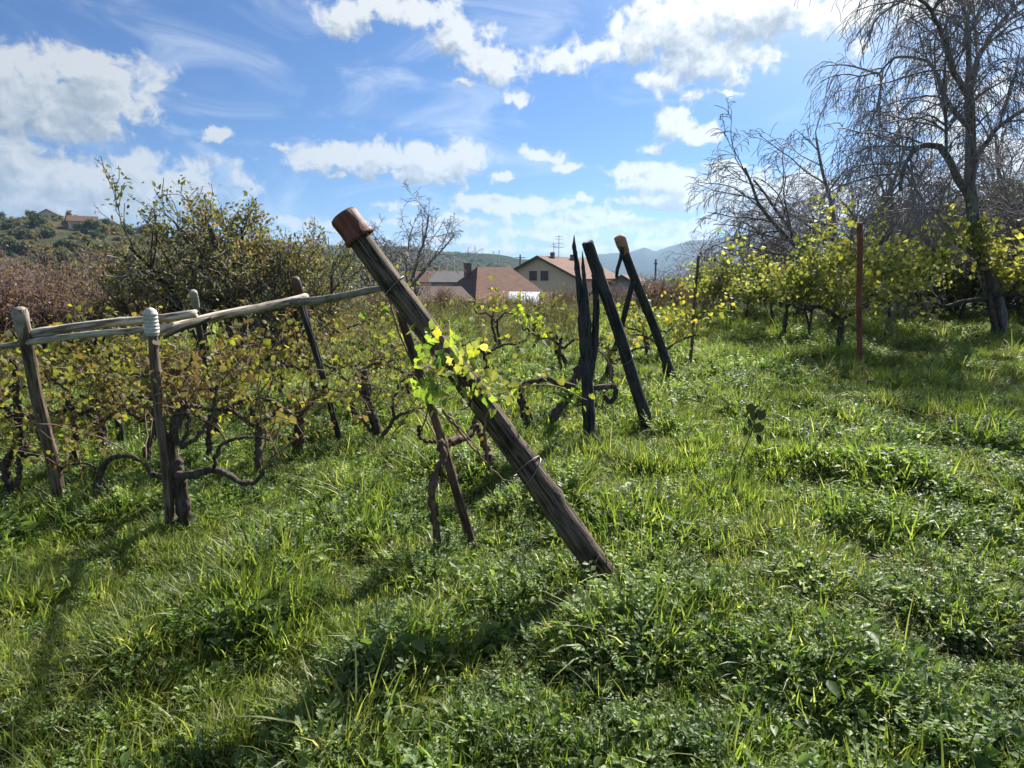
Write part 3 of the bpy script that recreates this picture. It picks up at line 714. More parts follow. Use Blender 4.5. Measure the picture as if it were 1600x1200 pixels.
def make_tree(name, base, cfg, label, cat, barkm='bark_grey', twigm='twig', leafm=None, nleaf=0, lsize=.06, tpl=SMALL, group=None, stems=None, up=.2, lspread=.05):
    store = []; tips = []
    for (off, d, L, r) in (stems or [((0, 0, 0), (0, 0, 1), cfg['L'], cfg['r'])]):
        grow(store, np.array(off, float), np.array(d, float), L, r, 0, cfg, tips)
    root = empty(name, base, label, cat, group); ml = cfg.get('main', 1)
    tm = MB(); cm = MB()
    for lvl, pts, rad in store:
        if lvl <= ml: tm.tube(pts, rad, 7 if lvl == 0 else 5)
        else: cm.tube(pts, np.maximum(rad, cfg.get('rmin', .003)), 3, False)
    obj('trunk', tm.mesh('trunk', M[barkm]), root)
    if cm.n: obj('twigs', cm.mesh('twigs', M[twigm]), root)['kind'] = 'stuff'
    if leafm:
        lm = MB(); T = [t_[0] for t_ in tips]; idx = RNG.integers(0, len(T), nleaf); pos = np.zeros((nleaf, 3))
        for k, i_ in enumerate(idx):
            pt = T[i_]; f = RNG.random()**.7*(len(pt)-1); a = min(int(f), len(pt)-2); pos[k] = pt[a]+(pt[a+1]-pt[a])*(f-a)
        pos += RNG.normal(size=pos.shape)*lspread
        lm.leaves(tpl[0], tpl[1], pos, RNG.normal(size=(nleaf, 3))+[0, 0, up-.4], RNG.normal(size=(nleaf, 3))*.8+[0, 0, .6], lsize*RNG.uniform(.55, 1.3, nleaf))
        obj('crown', lm.mesh('crown', M[leafm]), root)['kind'] = 'stuff'
    return root


def forked(nl, L, r, zf=1.4, lean=1.0):
    out = [((0, 0, -.2), (random.uniform(-.1, .1), 0, 1), zf+.4, r)]
    for k in range(nl):
        a = 6.283*k/nl+random.uniform(-.4, .4); out.append(((0, 0, zf*random.uniform(.75, 1.05)), (math.sin(a)*lean, math.cos(a)*lean, random.uniform(.9, 1.5)), L*random.uniform(.8, 1.15), r*.6))
    return out


def copy_thing(root, loc, rz=0, s=1, label=None, sz=None):
    c = root.copy(); COL.objects.link(c); c.location = loc; c.rotation_euler = (0, 0, rz); c.scale = (s, s, sz or s)
    if label: c['label'] = label
    for ch in root.children:
        q = ch.copy(); COL.objects.link(q); q.parent = c
        for g2 in ch.children:
            w_ = g2.copy(); COL.objects.link(w_); w_.parent = q
    return c

# --- the big weeping bare tree on the right, and its neighbours
tb = G(1556, 527)
def rel(px, py, dy=0): return P(px, py, tb[1]+dy)-tb
WEEP = dict(seg=[8, 7, 8, 6], n=[10, 9, 7], t0=[.15, .12, .1], wob=[.10, .12, .10, .10], grav=[.02, -.02, -.13, -.14], ang=[.75, .8, .75], len=[.62, .50, .50], rad=[.55, .5, .55], rmin=.006, main=1, taper=.4)
def weeping():
    root = empty('bare_tree', tb, 'tall bare tree with drooping twigs and dark forked trunk, right side', 'tree')
    tm = MB(); cm = MB(); store = []; tips = []
    limbs = [([(1562, 535), (1556, 470), (1535, 400), (1518, 330), (1516, 250), (1515, 180), (1512, 130)], .24, .13, 0),
             ([(1520, 325), (1495, 275), (1470, 232), (1440, 228), (1418, 250), (1405, 300)], .13, .05, -.6),
             ([(1540, 410), (1500, 380), (1460, 330), (1420, 330), (1380, 370)], .10, .035, .8),
             ([(1513, 150), (1490, 110), (1475, 60), (1450, 10), (1410, -20)], .10, .035, -1.),
             ([(1513, 150), (1530, 90), (1560, 40), (1600, 0), (1650, -10)], .10, .035, .5),
             ([(1513, 130), (1512, 60), (1500, -20), (1490, -90)], .09, .035, 0),
             ([(1515, 200), (1475, 150), (1455, 100), (1400, 90), (1370, 120)], .08, .03, 1.2),
             ([(1517, 260), (1560, 200), (1610, 170), (1670, 190)], .09, .03, -.8),
             ([(1555, 460), (1600, 400), (1660, 330), (1700, 300)], .11, .04, .4),
             ([(1478, 235), (1478, 190), (1474, 130), (1480, 80)], .05, .03, -.4)]
    for k, (pp, r0, r1, dy) in enumerate(limbs):
        pts = curve([rel(a, b, dy*i_/(len(pp)-1)*1.5) for i_, (a, b) in enumerate(pp)], 18, .012); rad = np.linspace(r0, r1, 18)*.72; tm.tube(pts, rad, 9, True, .04)
        for c in range(4 if k == 0 else 12):
            i_ = RNG.integers(9 if k == 0 else 4, 17); dd = pts[i_+1 if i_ < 17 else 17]-pts[i_-1]; dd /= np.linalg.norm(dd)+1e-9
            pe = RNG.normal(size=3); pe -= pe.dot(dd)*dd; pe /= np.linalg.norm(pe)
            cfg = dict(seg=[8, 8, 7], n=[8, 6], t0=[.1, .1], wob=[.11, .12, .11], grav=[-.07, -.15, -.16], ang=[.7, .8], len=[.62, .55], rad=[.55, .6], taper=.4)
            grow(store, pts[i_], dd*.6+pe*.8+[0, 0, .35], RNG.uniform(1.3, 2.4), .030, 0, cfg, tips)
    for lvl, pts, rad in store: cm.tube(pts, np.maximum(rad*.9, .0065), 4 if lvl == 0 else 3, False)
    obj('trunk', tm.mesh('trunk', M['bark_grey']), root); obj('twigs', cm.mesh('twigs', M['twig']), root)['kind'] = 'stuff'
weeping()

BARE = dict(L=3.2, r=.13, seg=[8, 8, 8, 6], n=[9, 7, 6], t0=[.15, .1, .1], wob=[.09, .13, .13, .12], grav=[.03, -.02, -.09, -.13], ang=[.7, .8, .8], len=[.55, .52, .5], rad=[.55, .5, .6], rmin=.009, main=1, taper=.35)
bt2 = make_tree('bare_tree', gz(P(1305, 500, 19)), BARE, 'wide bare tree with arching grey twigs behind the rust-red pole', 'tree', stems=forked(6, 4.9, .15, 1.6, .8))
copy_thing(bt2, gz(P(1412, 500, 20)), 2.0, .95, 'bare tree filling the gap before the tall forked one', .8)
copy_thing(bt2, gz(P(1175, 490, 26)), 4.1, .85, 'low bare tree at the far end of the right vine row', .58)
copy_thing(bt2, gz(P(1245, 490, 23)), 1.1, 1.0, 'bare tree with crown just over the yellow-green vines', .66)
copy_thing(bt2, gz(P(1600, 520, 20)), 3.1, .95, 'bare tree cut by the right edge, beside the tall forked one')
copy_thing(bt2, gz(P(1355, 500, 26)), 0.4, 1.05, 'tall bare tree at the back between rust-red pole and forked trunk', .82)
copy_thing(bt2, gz(P(1130, 490, 31)), 3.4, .8, 'farthest low bare tree where the row meets the mountain', .5)
copy_thing(bt2, gz(P(1700, 520, 23)), 5.1, 1.0, 'bare tree just outside the right edge')
bt2.scale = (1, 1, .88)
bt3 = make_tree('bare_tree', gz(P(640, 480, 24)), dict(BARE, n=[8, 6, 5], grav=[.03, .02, -.03, -.08]), 'small bare tree standing between clay-capped log and the red roof', 'tree', stems=forked(5, 2.6, .10, 1.2, .8))
copy_thing(bt3, gz(P(585, 480, 27)), 2.4, .85, 'bare tree peeping out behind the clay-capped log')

# --- dark evergreens at the right back
EVG = dict(L=3.0, r=.10, seg=[6, 5, 4], n=[11, 8], t0=[.08, .1], wob=[.08, .12, .15], grav=[.03, .05, .0], ang=[.9, .8], len=[.55, .5], rad=[.5, .5], rmin=.006, main=1)
ev = make_tree('evergreen_tree', gz(P(1455, 500, 24)), EVG, 'dark bushy evergreen left of the tall forked trunk', 'tree', 'bark', 'twig', 'leaf_dark', 7000, .13, SMALL, up=.2, lspread=.18)
for px, yy, s_, lb in [(1400, 27, 1.0, 'dark bushy evergreen behind the rust-red pole and bare twigs'), (1520, 26, 1.25, 'dark evergreen right behind the tall forked trunk'), (1590, 22, 1.15, 'dark evergreen at the right edge of the vineyard'), (1680, 25, 1.4, 'dark evergreen past the right edge'), (1560, 30, 1.5, 'dark evergreen filling the gap under the tall forked tree'), (1480, 32, 1.5, 'tall dark evergreen at the back of the right row'), (1640, 19, .8, 'low dark evergreen at the right edge behind the level vine arms'), (1500, 21, .62, 'low dark evergreen just behind the level vine arms'), (1425, 23, .6, 'low dark evergreen between rust-red pole and forked trunk'), (1585, 24, .7, 'second low dark evergreen at the right edge'), (1340, 30, .95, 'dark evergreen low behind the yellow-green vines')]:
    copy_thing(ev, gz(P(px, 500, yy)), random.uniform(0, 6), s_, lb)

# --- shrubs and trees at the left back
BUSH = dict(L=1.5, r=.05, seg=[7, 7, 6], n=[11, 9], t0=[.2, .12], wob=[.10, .14, .15], grav=[.0, .0, -.02], ang=[.75, .75], len=[.62, .55], rad=[.6, .55], rmin=.006, main=1)
st = [((random.uniform(-.4, .4), random.uniform(-.4, .4), 0), (math.sin(a)*.5, math.cos(a)*.4, 1), 1.9*random.uniform(.8, 1.15), .05) for a in np.linspace(0, 5.6, 8)]
lb_ = make_tree('leafy_tree', gz(P(345, 520, 11.5)), BUSH, 'tall brown-green bush with upright leafy sprays behind the rails', 'bush', 'bark', 'twig', 'leaf_bush', 8000, .070, OVAL, stems=st, lspread=.05)
lb_.scale = (1.25, 1.1, 1.22)
copy_thing(lb_, gz(P(250, 510, 12.5)), 2.2, .78, 'brown-green bush left of the tallest one, lower', .84)
copy_thing(lb_, gz(P(455, 510, 11.5)), 4.0, .85, 'greenish bush between brown-headed post and clay-capped log', .98)
copy_thing(lb_, gz(P(510, 500, 14)), 1.0, .62, 'low bush right behind the mossy pole', .6)
SH = dict(L=1.1, r=.03, seg=[6, 6, 5], n=[8, 7], t0=[.15, .15], wob=[.10, .13, .13], grav=[.03, .03, .0], ang=[.6, .7], len=[.75, .55], rad=[.6, .6], rmin=.004, main=1)
st = [((random.uniform(-.3, .3), random.uniform(-.3, .3), 0), (math.sin(a)*.6, math.cos(a)*.6, 1), 1.2*random.uniform(.8, 1.15), .03) for a in np.linspace(0, 5.6, 8)]
rs_ = make_tree('red_shrub', gz(P(60, 520, 12)), SH, 'reddish twiggy shrub above the pale-headed post', 'shrub', 'bark_red', 'twig_red', 'leaf_red', 1500, .06, SMALL, stems=st, lspread=.06)
for px, yy, s_, lb in [(-40, 11, 1.2, 'reddish twiggy shrub at the left edge, tallest of its kind'), (150, 12.5, 1.05, 'reddish shrub between pale-headed and white-capped posts'), (110, 17, 1.35, 'pinkish bare shrub farther back below the wooded hill'), (20, 18, 1.4, 'pinkish bare shrub at the foot of the wooded hill'), (215, 16, 1.3, 'reddish shrub just left of the tall leafy bush'), (-150, 14, 1.4, 'reddish shrub past the left edge'), (590, 20, .9, 'brownish shrub low behind the clay-capped log'), (1010, 26, 1.0, 'reddish brush between the orange-tipped post and thin stake'), (1055, 27, 1.05, 'reddish brush right behind the thin stake'), (1090, 30, 1.15, 'twiggy brush at the far end of the right row'), (975, 30, .9, 'brown brush below the small grey-roofed house'), (690, 26, .75, 'brown brush before the hipped brown roof'), (885, 27, .7, 'brown brush before the cream house')]:
    copy_thing(rs_, gz(P(px, 500, yy)), random.uniform(0, 6), s_, lb)
# far field of trees in the valley and on the hill
far = make_tree('round_tree', (0, 300, -8), dict(L=4.0, r=.25, seg=[5, 5, 4], n=[9, 7], t0=[.2, .1], wob=[.08, .12, .15], grav=[.02, .03, .0], ang=[.9, .8], len=[.7, .55], rad=[.5, .5], rmin=.02, main=1), '', 'tree', 'bark', 'twig', 'leaf_dark', 2600, .55, SMALL, lspread=.4)
far2 = make_tree('round_tree', (0, 300, -8), dict(L=4.0, r=.25, seg=[5, 5, 4], n=[8, 6], t0=[.2, .1], wob=[.08, .12, .15], grav=[.02, .03, .0], ang=[.9, .8], len=[.7, .55], rad=[.5, .5], rmin=.02, main=1), '', 'tree', 'bark', 'twig', 'leaf_bush', 2000, .55, SMALL, lspread=.4)
tree_src = [far.children[k].data for k in range(len(far.children)) if far.children[k].name.startswith('crown')]+[far2.children[k].data for k in range(len(far2.children)) if far2.children[k].name.startswith('crown')]
TC = source_coll('far_crowns', tree_src)
def hillz(az_, r):
    d = [ray(a, b) for a, b in left_hill]; A_ = [math.atan2(v[0], v[1]) for v in d]; T_ = [v[2]/math.hypot(v[0], v[1]) for v in d]
    top = CAMH+np.interp(az_, A_, T_)*360; return -9+(top+9)*smooth(150, 360, r)**.8
hp = [(25, 250, 1.0), (70, 300, 1.3), (100, 230, 1.1), (150, 290, 1.3), (190, 240, 1.1), (235, 310, 1.2), (280, 250, 1.0), (60, 345, 1.2), (120, 350, 1.3), (10, 350, 1.3), (175, 340, 1.0)]
nm = ['leftmost', 'second', 'third', 'fourth', 'fifth', 'sixth', 'seventh']
wh = ['at the left edge below the hilltop', 'on the slope under the hilltop house', 'low on the slope at left', 'below the saddle of the hill', 'low on the slope near the tall bush', 'near the right end of the hill crest', 'just left of the tall leafy bush on the slope', 'on the crest beside the pale house', 'on the crest right of the pale house', 'on the crest at the left edge', 'on the crest where the hill starts to fall']
for k, (px, r, s_) in enumerate(hp):
    a, _ = azel(px, 430); loc = (r*math.sin(a), r*math.cos(a), float(hillz(a, r))-.5)
    src = far if k % 4 else far2
    if k == 0: far.location = loc; far.scale = (s_*.75,)*3; far['label'] = 'dark round tree '+wh[k]; far['group'] = 'round trees on the left hill'; continue
    if k == 4: far2.location = loc; far2.scale = (s_*.75,)*3; far2['label'] = 'brownish round tree '+wh[k]; far2['group'] = 'round trees on the left hill'; continue
    copy_thing(far if k % 4 else far2, loc, k*1.3, s_*.75, ('dark' if k % 4 else 'brownish')+' round tree '+wh[k])['group'] = 'round trees on the left hill'
n = 2200; a = RNG.uniform(R(-48), R(5), n); r = RNG.uniform(170, 380, n); z = hillz(a, r)-1.6
s = RNG.uniform(.35, .95, n)
x2, y2 = sector(2600, 60, 520, R(46)); z2 = hgt(x2, y2)-2.5
keep = ~((x2/y2 > -.17) & (x2/y2 < .17) & (y2 < 110)); x2, y2, z2 = x2[keep], y2[keep], z2[keep]
pts = np.concatenate([np.stack([r*np.sin(a), r*np.cos(a), z], -1), np.stack([x2, y2, z2], -1)]); s = np.concatenate([s, RNG.uniform(.4, .7, len(x2))]); n = len(pts)
scatter('far_woods', pts, np.stack([0*s, 0*s, RNG.uniform(0, 6.28, n)], -1), np.stack([s, s, s*.85], -1), RNG.choice([0, 1, 1], n), TC, 'mixed woods covering the valley and the left hill')
n = 1300; a = RNG.uniform(R(-32), R(9), n); r = RNG.uniform(640, 960, n)
d_ = [ray(p_, q_) for p_, q_ in far_ridge]; A_ = [math.atan2(v[0], v[1]) for v in d_]; T_ = [v[2]/math.hypot(v[0], v[1]) for v in d_]
zt = -9+(CAMH+np.interp(a, A_, T_)*950+9)*smooth(600, 950, r)**.8-5; s = RNG.uniform(.8, 1.7, n)
scatter('ridge_woods', np.stack([r*np.sin(a), r*np.cos(a), zt], -1), np.stack([0*s, 0*s, RNG.uniform(0, 6.28, n)], -1), np.stack([s*1.4, s*1.4, s], -1), RNG.choice([0, 0, 1], n), TC, 'dark woods along the distant ridge')

# ------------------------------------------------------------------ vines
def shoot_leaves(lm, pts, n, size, spread=.05, tpl=LOBED):
    f = RNG.random(n)*(len(pts)-1); a = np.minimum(f.astype(int), len(pts)-2); pos = pts[a]+(pts[a+1]-pts[a])*(f-a)[:, None]+RNG.normal(size=(n, 3))*spread
    lm.leaves(tpl[0], tpl[1], pos, RNG.normal(size=(n, 3))*.8+[0, 0, -.5], RNG.normal(size=(n, 3))*.7+[0, -.2, .6], size*RNG.uniform(.5, 1.35, n))


def vine(base, label, trunks=None, canes=None, leafm='leaf_autumn', nleaf=500, lsize=.05, h=1.2, width=.8, ncane=14, barkm='bark', group=None, name='grape_vine', r=.035, head=.55, cane_r=.005, spread=.05, clear=0):
    root = empty(name, base, label, 'vine', group); base = np.array(base, float)
    tm = MB(); cm = MB(); lm = MB(); heads = []
    if trunks is None:
        trunks = []
        for k in range(random.choice([1, 2, 2])):
            hx = random.uniform(-.12, .12); hy = random.uniform(-.1, .1); hz = head*random.uniform(.85, 1.15)
            trunks.append(([(k*.06, 0, -.08), (hx*.5+k*.06, hy, hz*.35), (hx+random.uniform(-.06, .06), hy, hz*.7), (hx*1.3, hy*1.3, hz)], r*random.uniform(.8, 1.15), r*.6))
        for sg in (-1, 1):
            trunks.append(([(0, 0, head*.8), (sg*width*.2, .02, head*1.05), (sg*width*.38, -.03, head*1.05+random.uniform(-.05, .1)), (sg*width*.5, 0, head*1.2)], r*.6, r*.3))
    else: trunks = [([np.array(q)-base for q in pp], a, b) for pp, a, b in trunks]
    for pp, a, b in trunks:
        n = 34; pts = curve(pp, n, .005); rad = np.linspace(a, b, n)*(.92+.30*np.abs(np.sin(np.linspace(0, 13, n)+random.random()*6))*RNG.uniform(.2, 1, n)); tm.tube(pts, rad, 10, True, .13)
        heads.append(pts)
    obj('trunk', tm.mesh('trunk', M[barkm]), root)
    for k in range(ncane):
        pts0 = heads[random.randrange(len(heads))]; s_ = pts0[random.randint(14, 33)]
        if s_[2] < clear: s_ = pts0[-1]
        L_ = (h-s_[2])*random.uniform(.5, 1.15)
        d = np.array([random.gauss(0, .6), random.gauss(0, .4), 1.]); pts = [s_]; p = s_.copy()
        for q in range(9): d = d+RNG.normal(size=3)*.2+[0, 0, -.05]; d /= np.linalg.norm(d); p = p+d*L_/8; pts.append(p)
        pts = np.array(pts); cm.tube(pts, np.linspace(cane_r, cane_r*.4, 10), 4, False); shoot_leaves(lm, pts[2:], max(1, nleaf//ncane), lsize, spread)
        for q in range(3):                # side shoots
            b0 = pts[random.randint(3, 8)]; dd = RNG.normal(size=3); dd /= np.linalg.norm(dd); e = np.array([b0, b0+dd*.08, b0+dd*.17+[0, 0, -.02], b0+dd*.22+[0, 0, -.05]]); cm.tube(e, np.linspace(cane_r*.5, cane_r*.3, 4), 3, False)
    for pp, a in (canes or []):
        pts = curve([np.array(q)-base for q in pp], 16, .003); cm.tube(pts, np.linspace(a, a*.5, 16), 5, False)
    obj('canes', cm.mesh('canes', M['cane']), root)['kind'] = 'stuff'
    if lm.n: obj('foliage', lm.mesh('foliage', M[leafm]), root)['kind'] = 'stuff'
    return root

LG = 'autumn grape vines of the left rows'
# the nearest vine, beside the thick leaning log
b = G(690, 884); b2 = G(745, 868); y0, y1 = b[1], b2[1]
near = vine(b, 'nearest vine, peeling brown stem carrying bright lime leaves onto the log',
    trunks=[([b-[0, 0, .08], P(680, 815, y0), P(676, 765, y0), P(690, 720, y0+.05), P(690, 690, y0+.05)], .022, .020),
            ([P(690, 700, y1), P(705, 690, y1+.1), P(735, 680, y1+.25), P(745, 650, y1+.35), P(752, 628, y1+.4)], .026, .014),
            ([P(682, 690, y1), P(665, 690, y1-.05), P(655, 680, y1-.05), P(657, 665, y1-.1)], .010, .008),
            ([P(745, 665, y1+.3), P(760, 700, y1+.2), P(765, 722, y1+.15)], .018, .024)],
    canes=[([P(690, 640, y1), P(710, 665, y1), P(740, 700, y1), P(770, 735, y1), P(790, 752, y1)], .008), ([P(700, 650, y1), P(730, 680, y1), P(752, 712, y1)], .006),
           ([P(610, 470, y1), P(640, 560, y1-.1), P(690, 640, y1), P(715, 680, y1)], .006), ([P(625, 500, y1), P(660, 600, y1-.1), P(700, 650, y1)], .005), ([P(640, 560, y1), P(690, 585, y1-.05), P(740, 590, y1)], .006),
           ([P(770, 640, 2.75), P(758, 655, 2.75), P(760, 700, 2.75), P(768, 740, 2.75)], .007), ([P(690, 700, y1), P(650, 640, y1+.5), P(600, 700, y1+.5)], .006),
           ([P(610, 470, y1), P(600, 440, y1-.1), P(602, 400, y1-.1)], .003), ([P(720, 640, y1), P(770, 620, y1-.1), P(850, 600, y1-.1), P(915, 625, y1)], .005)],
    barkm='bark_red', ncane=4, nleaf=0, h=1.0)
def vein_mat(name, stops):
    m, t = mat(name); tc = t.new('ShaderNodeTexCoord').outputs['Object']; oi = t.new('ShaderNodeObjectInfo').outputs['Random']
    s3 = t.new('ShaderNodeSeparateXYZ'); t.put(s3.inputs[0], tc); ax = t.math('ABSOLUTE', s3.outputs[0])
    mid = t.mrange(ax, .0, .03, 1, 0); side = t.math('SINE', t.math('MULTIPLY', t.math('MULTIPLY_ADD', ax, -.9, s3.outputs[1]), 26)); side = t.mrange(side, .86, 1, 0, .8)
    c = t.ramp(t.math('ADD', t.math('MULTIPLY', oi, .65), t.math('MULTIPLY', t.noise(tc, 3.5, 4, .6), .45)), stops)
    c = t.mix(t.math('MULTIPLY', t.math('MAXIMUM', mid, side), .5), c, (.55, .60, .22))
    c = t.mix(t.mrange(t.noise(tc, 6, 3, .6), .62, .70, 0, .7), c, (.22, .12, .04))
    p = t.new('ShaderNodeBsdfPrincipled'); t.put(p.inputs['Base Color'], c); p.inputs['Roughness'].default_value = .45
    tr = t.new('ShaderNodeBsdfTranslucent'); t.put(tr.inputs[0], t.mix(1, c, (1.7, 1.8, .9), 'MULTIPLY'))
    mx = t.new('ShaderNodeMixShader'); mx.inputs[0].default_value = .5; t.l.new(p.outputs[0], mx.inputs[1]); t.l.new(tr.outputs[0], mx.inputs[2]); t.l.new(mx.outputs[0], t.out.inputs[0]); return m
M['vein_green'] = vein_mat('vein_green', [(.1, (.04, .085, .018)), (.4, (.09, .16, .028)), (.75, (.20, .29, .04)), (1, (.34, .38, .06))])
M['vein_yellow'] = vein_mat('vein_yellow', [(.1, (.20, .24, .03)), (.5, (.40, .38, .04)), (1, (.50, .34, .05))])
def big_leaf(seed, m):
    r_ = np.random.default_rng(seed); n = 40; t_ = np.linspace(0, 2*np.pi, n, endpoint=False)   # five lobes and a toothed edge
    rr_ = .5*(1+.16*np.cos(5*t_)+.05*np.cos(2*t_))*(1+.05*((np.arange(n) % 2)*2-1)+r_.normal(size=n)*.025); rr_[0] *= .35; rr_[1] *= .75; rr_[-1] *= .75
    o_ = np.stack([-rr_*np.sin(t_), .42-rr_*np.cos(t_)], -1); inner = .42+(o_-[0, .42])*.5+[0, 0]; inner[:, 0] = o_[:, 0]*.5
    cu, cv, cw = r_.uniform(.15, .5), r_.uniform(-.5, .3), r_.uniform(0, 6)
    def zz(q): return cu*np.abs(q[:, 0])+cv*(q[:, 1]-.3)**2+.05*np.sin(q[:, 0]*9+cw)*np.sin(q[:, 1]*8+cw)
    V = np.vstack([np.column_stack([o_, zz(o_)+r_.normal(size=n)*.012]), np.column_stack([inner, zz(inner)]), [[0, .42, 0]]])
    i_ = np.arange(n); j_ = (i_+1) % n; Q_ = np.stack([i_, j_, n+j_, n+i_], -1); T_ = np.stack([n+i_, n+j_, np.full(n, 2*n)], -1)
    mb = MB(); mb.add(V, T_, Q_); mb.tube([(0, .05, .0), (.03, -.2, -.05), (.02, -.5, .02)], [.014, .012, .010], 4); return mb.mesh('leaf', M[m])
post('bark_stake', b2, P(626, 488, y1-.12), .027, .022, M['bark_red'], 'straight bark-covered stake leaning beside the nearest vine, left of the thick log', 'stake', groove=.16, knots=8)
lbm = {}
for k_, nme in enumerate('abcde'): lbm[nme] = big_leaf(k_, 'vein_green')
lbm['y'] = big_leaf(9, 'vein_yellow'); lbm['z'] = big_leaf(11, 'vein_yellow')
big_leaves = [(700, 545, 34), (675, 538, 26), (712, 530, 22), (690, 560, 30), (722, 560, 24), (660, 548, 26), (703, 515, 18), (672, 508, 16), (740, 553, 20), (655, 612, 40), (668, 590, 24), (690, 585, 24), (705, 592, 20), (715, 575, 18), (680, 605, 22), (728, 590, 16), (650, 575, 20), (700, 610, 20), (612, 470, 14), (608, 488, 14), (565, 492, 13), (752, 632, 16), (765, 645, 16), (775, 628, 14), (760, 618, 14), (664, 520, 16), (745, 605, 16), (636, 560, 16), (780, 605, 14), (690, 630, 20), (730, 612, 18), (662, 570, 24), (686, 520, 20), (718, 548, 24), (755, 580, 15), (640, 600, 22), (672, 625, 22), (800, 615, 13), (640, 470, 12), (626, 525, 16)]
for px, py, sz in big_leaves:
    yy = random.uniform(2.45, 2.74) if px > 640 else y1+random.uniform(-.28, .05); p = P(px, py, yy); o = obj('leaf', lbm[random.choice('abcdeabcdeyz' if sz < 30 else 'abcde')], near)
    o.location = Vector(p)-Vector(near.location)+Vector((0, 0, sz/2600*yy)); s_ = sz/1000*yy*1.0; o.scale = (s_,)*3
    o.rotation_euler = (random.uniform(-2.2, -.2), random.uniform(-.9, .9), random.uniform(-2, 2))
lm = MB(); ps = np.array([P(random.gauss(712, 42), random.gauss(572, 34), random.uniform(2.45, 3.1)) for _ in range(150)])-np.array(near.location)
lm.leaves(LOBED[0], LOBED[1], ps, RNG.normal(size=(150, 3))*.8+[0, 0, -.4], RNG.normal(size=(150, 3))*.7+[0, 0, .6], RNG.uniform(.018, .045, 150)); o = obj('foliage', lm.mesh('foliage', M['leaf_vine_right']), near); o['kind'] = 'stuff'
lm = MB(); ps = np.array([P(random.gauss(795, 42), random.gauss(608, 22), random.uniform(2.55, 3.5)) for _ in range(150)]+[P(random.gauss(620, 25), random.gauss(500, 45), y1+random.uniform(-.1, .5)) for _ in range(160)])-np.array(near.location)
lm.leaves(LOBED[0], LOBED[1], ps, RNG.normal(size=(310, 3))*.8+[0, 0, -.4], RNG.normal(size=(310, 3))*.7+[0, 0, .6], RNG.uniform(.015, .038, 310)); o = obj('foliage', lm.mesh('foliage', M['leaf_olive']), near); o['kind'] = 'stuff'

# the gnarled vine at the white-capped post
b = G(292, 838)+np.array([0, .06, 0]); y0 = b[1]
vine(b, 'gnarled old vine with wide crooked arms beside the white-capped post', group=LG,
    trunks=[([b-[0, 0, .1], P(287, 800, y0), P(275, 755, y0), P(268, 700, y0), P(278, 660, y0), P(290, 640, y0)], .042, .022),
            ([P(292, 842, y0), P(290, 790, y0), P(283, 745, y0), P(277, 720, y0)], .034, .02),
            ([P(276, 745, y0), P(300, 742, y0-.1), P(335, 735, y0-.15), P(365, 748, y0-.2), P(395, 755, y0-.2), P(415, 735, y0-.25)], .026, .011),
            ([P(335, 735, y0-.15), P(338, 710, y0-.15), P(352, 690, y0-.2), P(385, 684, y0-.2), P(420, 686, y0-.2)], .014, .006),
            ([P(268, 720, y0), P(270, 660, y0), P(280, 642, y0), P(300, 634, y0), P(318, 640, y0+.1)], .020, .010),
            ([P(265, 745, y0), P(240, 742, y0+.1), P(228, 725, y0+.1)], .018, .012),
            ([P(272, 690, y0), P(300, 690, y0-.1), P(330, 650, y0), P(338, 600, y0)], .015, .008), ([P(285, 700, y0), P(295, 660, y0), P(290, 600, y0+.1), P(300, 560, y0+.1)], .014, .008)],
    leafm='leaf_rusty', nleaf=260, lsize=.038, h=1.25, ncane=20, spread=.05, clear=.45)
b = G(157, 800); y0 = b[1]
vine(b, 'small dark hooked vine stem right of the pale-headed post', group=LG,
    trunks=[([b-[0, 0, .08], P(153, 775, y0), P(155, 745, y0), P(168, 722, y0), P(190, 712, y0), P(215, 716, y0)], .028, .012), ([P(164, 798, y0), P(170, 775, y0), P(160, 750, y0)], .012, .008), ([P(155, 745, y0), P(140, 725, y0), P(110, 725, y0), P(95, 735, y0)], .008, .006)],
    nleaf=80, lsize=.035, h=.7, ncane=5)
b = G(595, 700); y0 = b[1]
vine(b, 'shaggy vine with knobbly upright head standing left of the leaning log', group=LG,
    trunks=[([b-[0, 0, .1], P(588, 668, y0), P(578, 640, y0), P(572, 610, y0), P(570, 580, y0)], .055, .03), ([P(590, 690, y0), P(605, 672, y0), P(622, 650, y0), P(660, 638, y0)], .024, .01), ([P(585, 680, y0), P(565, 655, y0), P(545, 640, y0)], .02, .008), ([P(618, 655, y0), P(614, 630, y0), P(625, 600, y0), P(640, 585, y0)], .016, .008)],
    leafm='leaf_olive', nleaf=300, lsize=.036, h=1.15, ncane=22)
b = G(532, 680)+np.array([0, .4, 0]); 
vine(gz(b), 'slender vine climbing the brown-headed post', group=LG, leafm='leaf_olive', nleaf=380, lsize=.036, h=1.3, ncane=18, r=.028)
b = G(20, 772); y0 = b[1]
vine(b, 'dark twisted vine at the left edge under the lower pole', group=LG,
    trunks=[([b-[0, 0, .1], P(8, 740, y0), P(12, 715, y0), P(30, 705, y0), P(60, 712, y0)], .035, .015), ([P(24, 770, y0), P(30, 735, y0), P(28, 715, y0)], .022, .012), ([P(10, 735, y0), P(-20, 700, y0), P(-30, 650, y0)], .025, .012)], nleaf=260, lsize=.036, h=1.1, ncane=14)
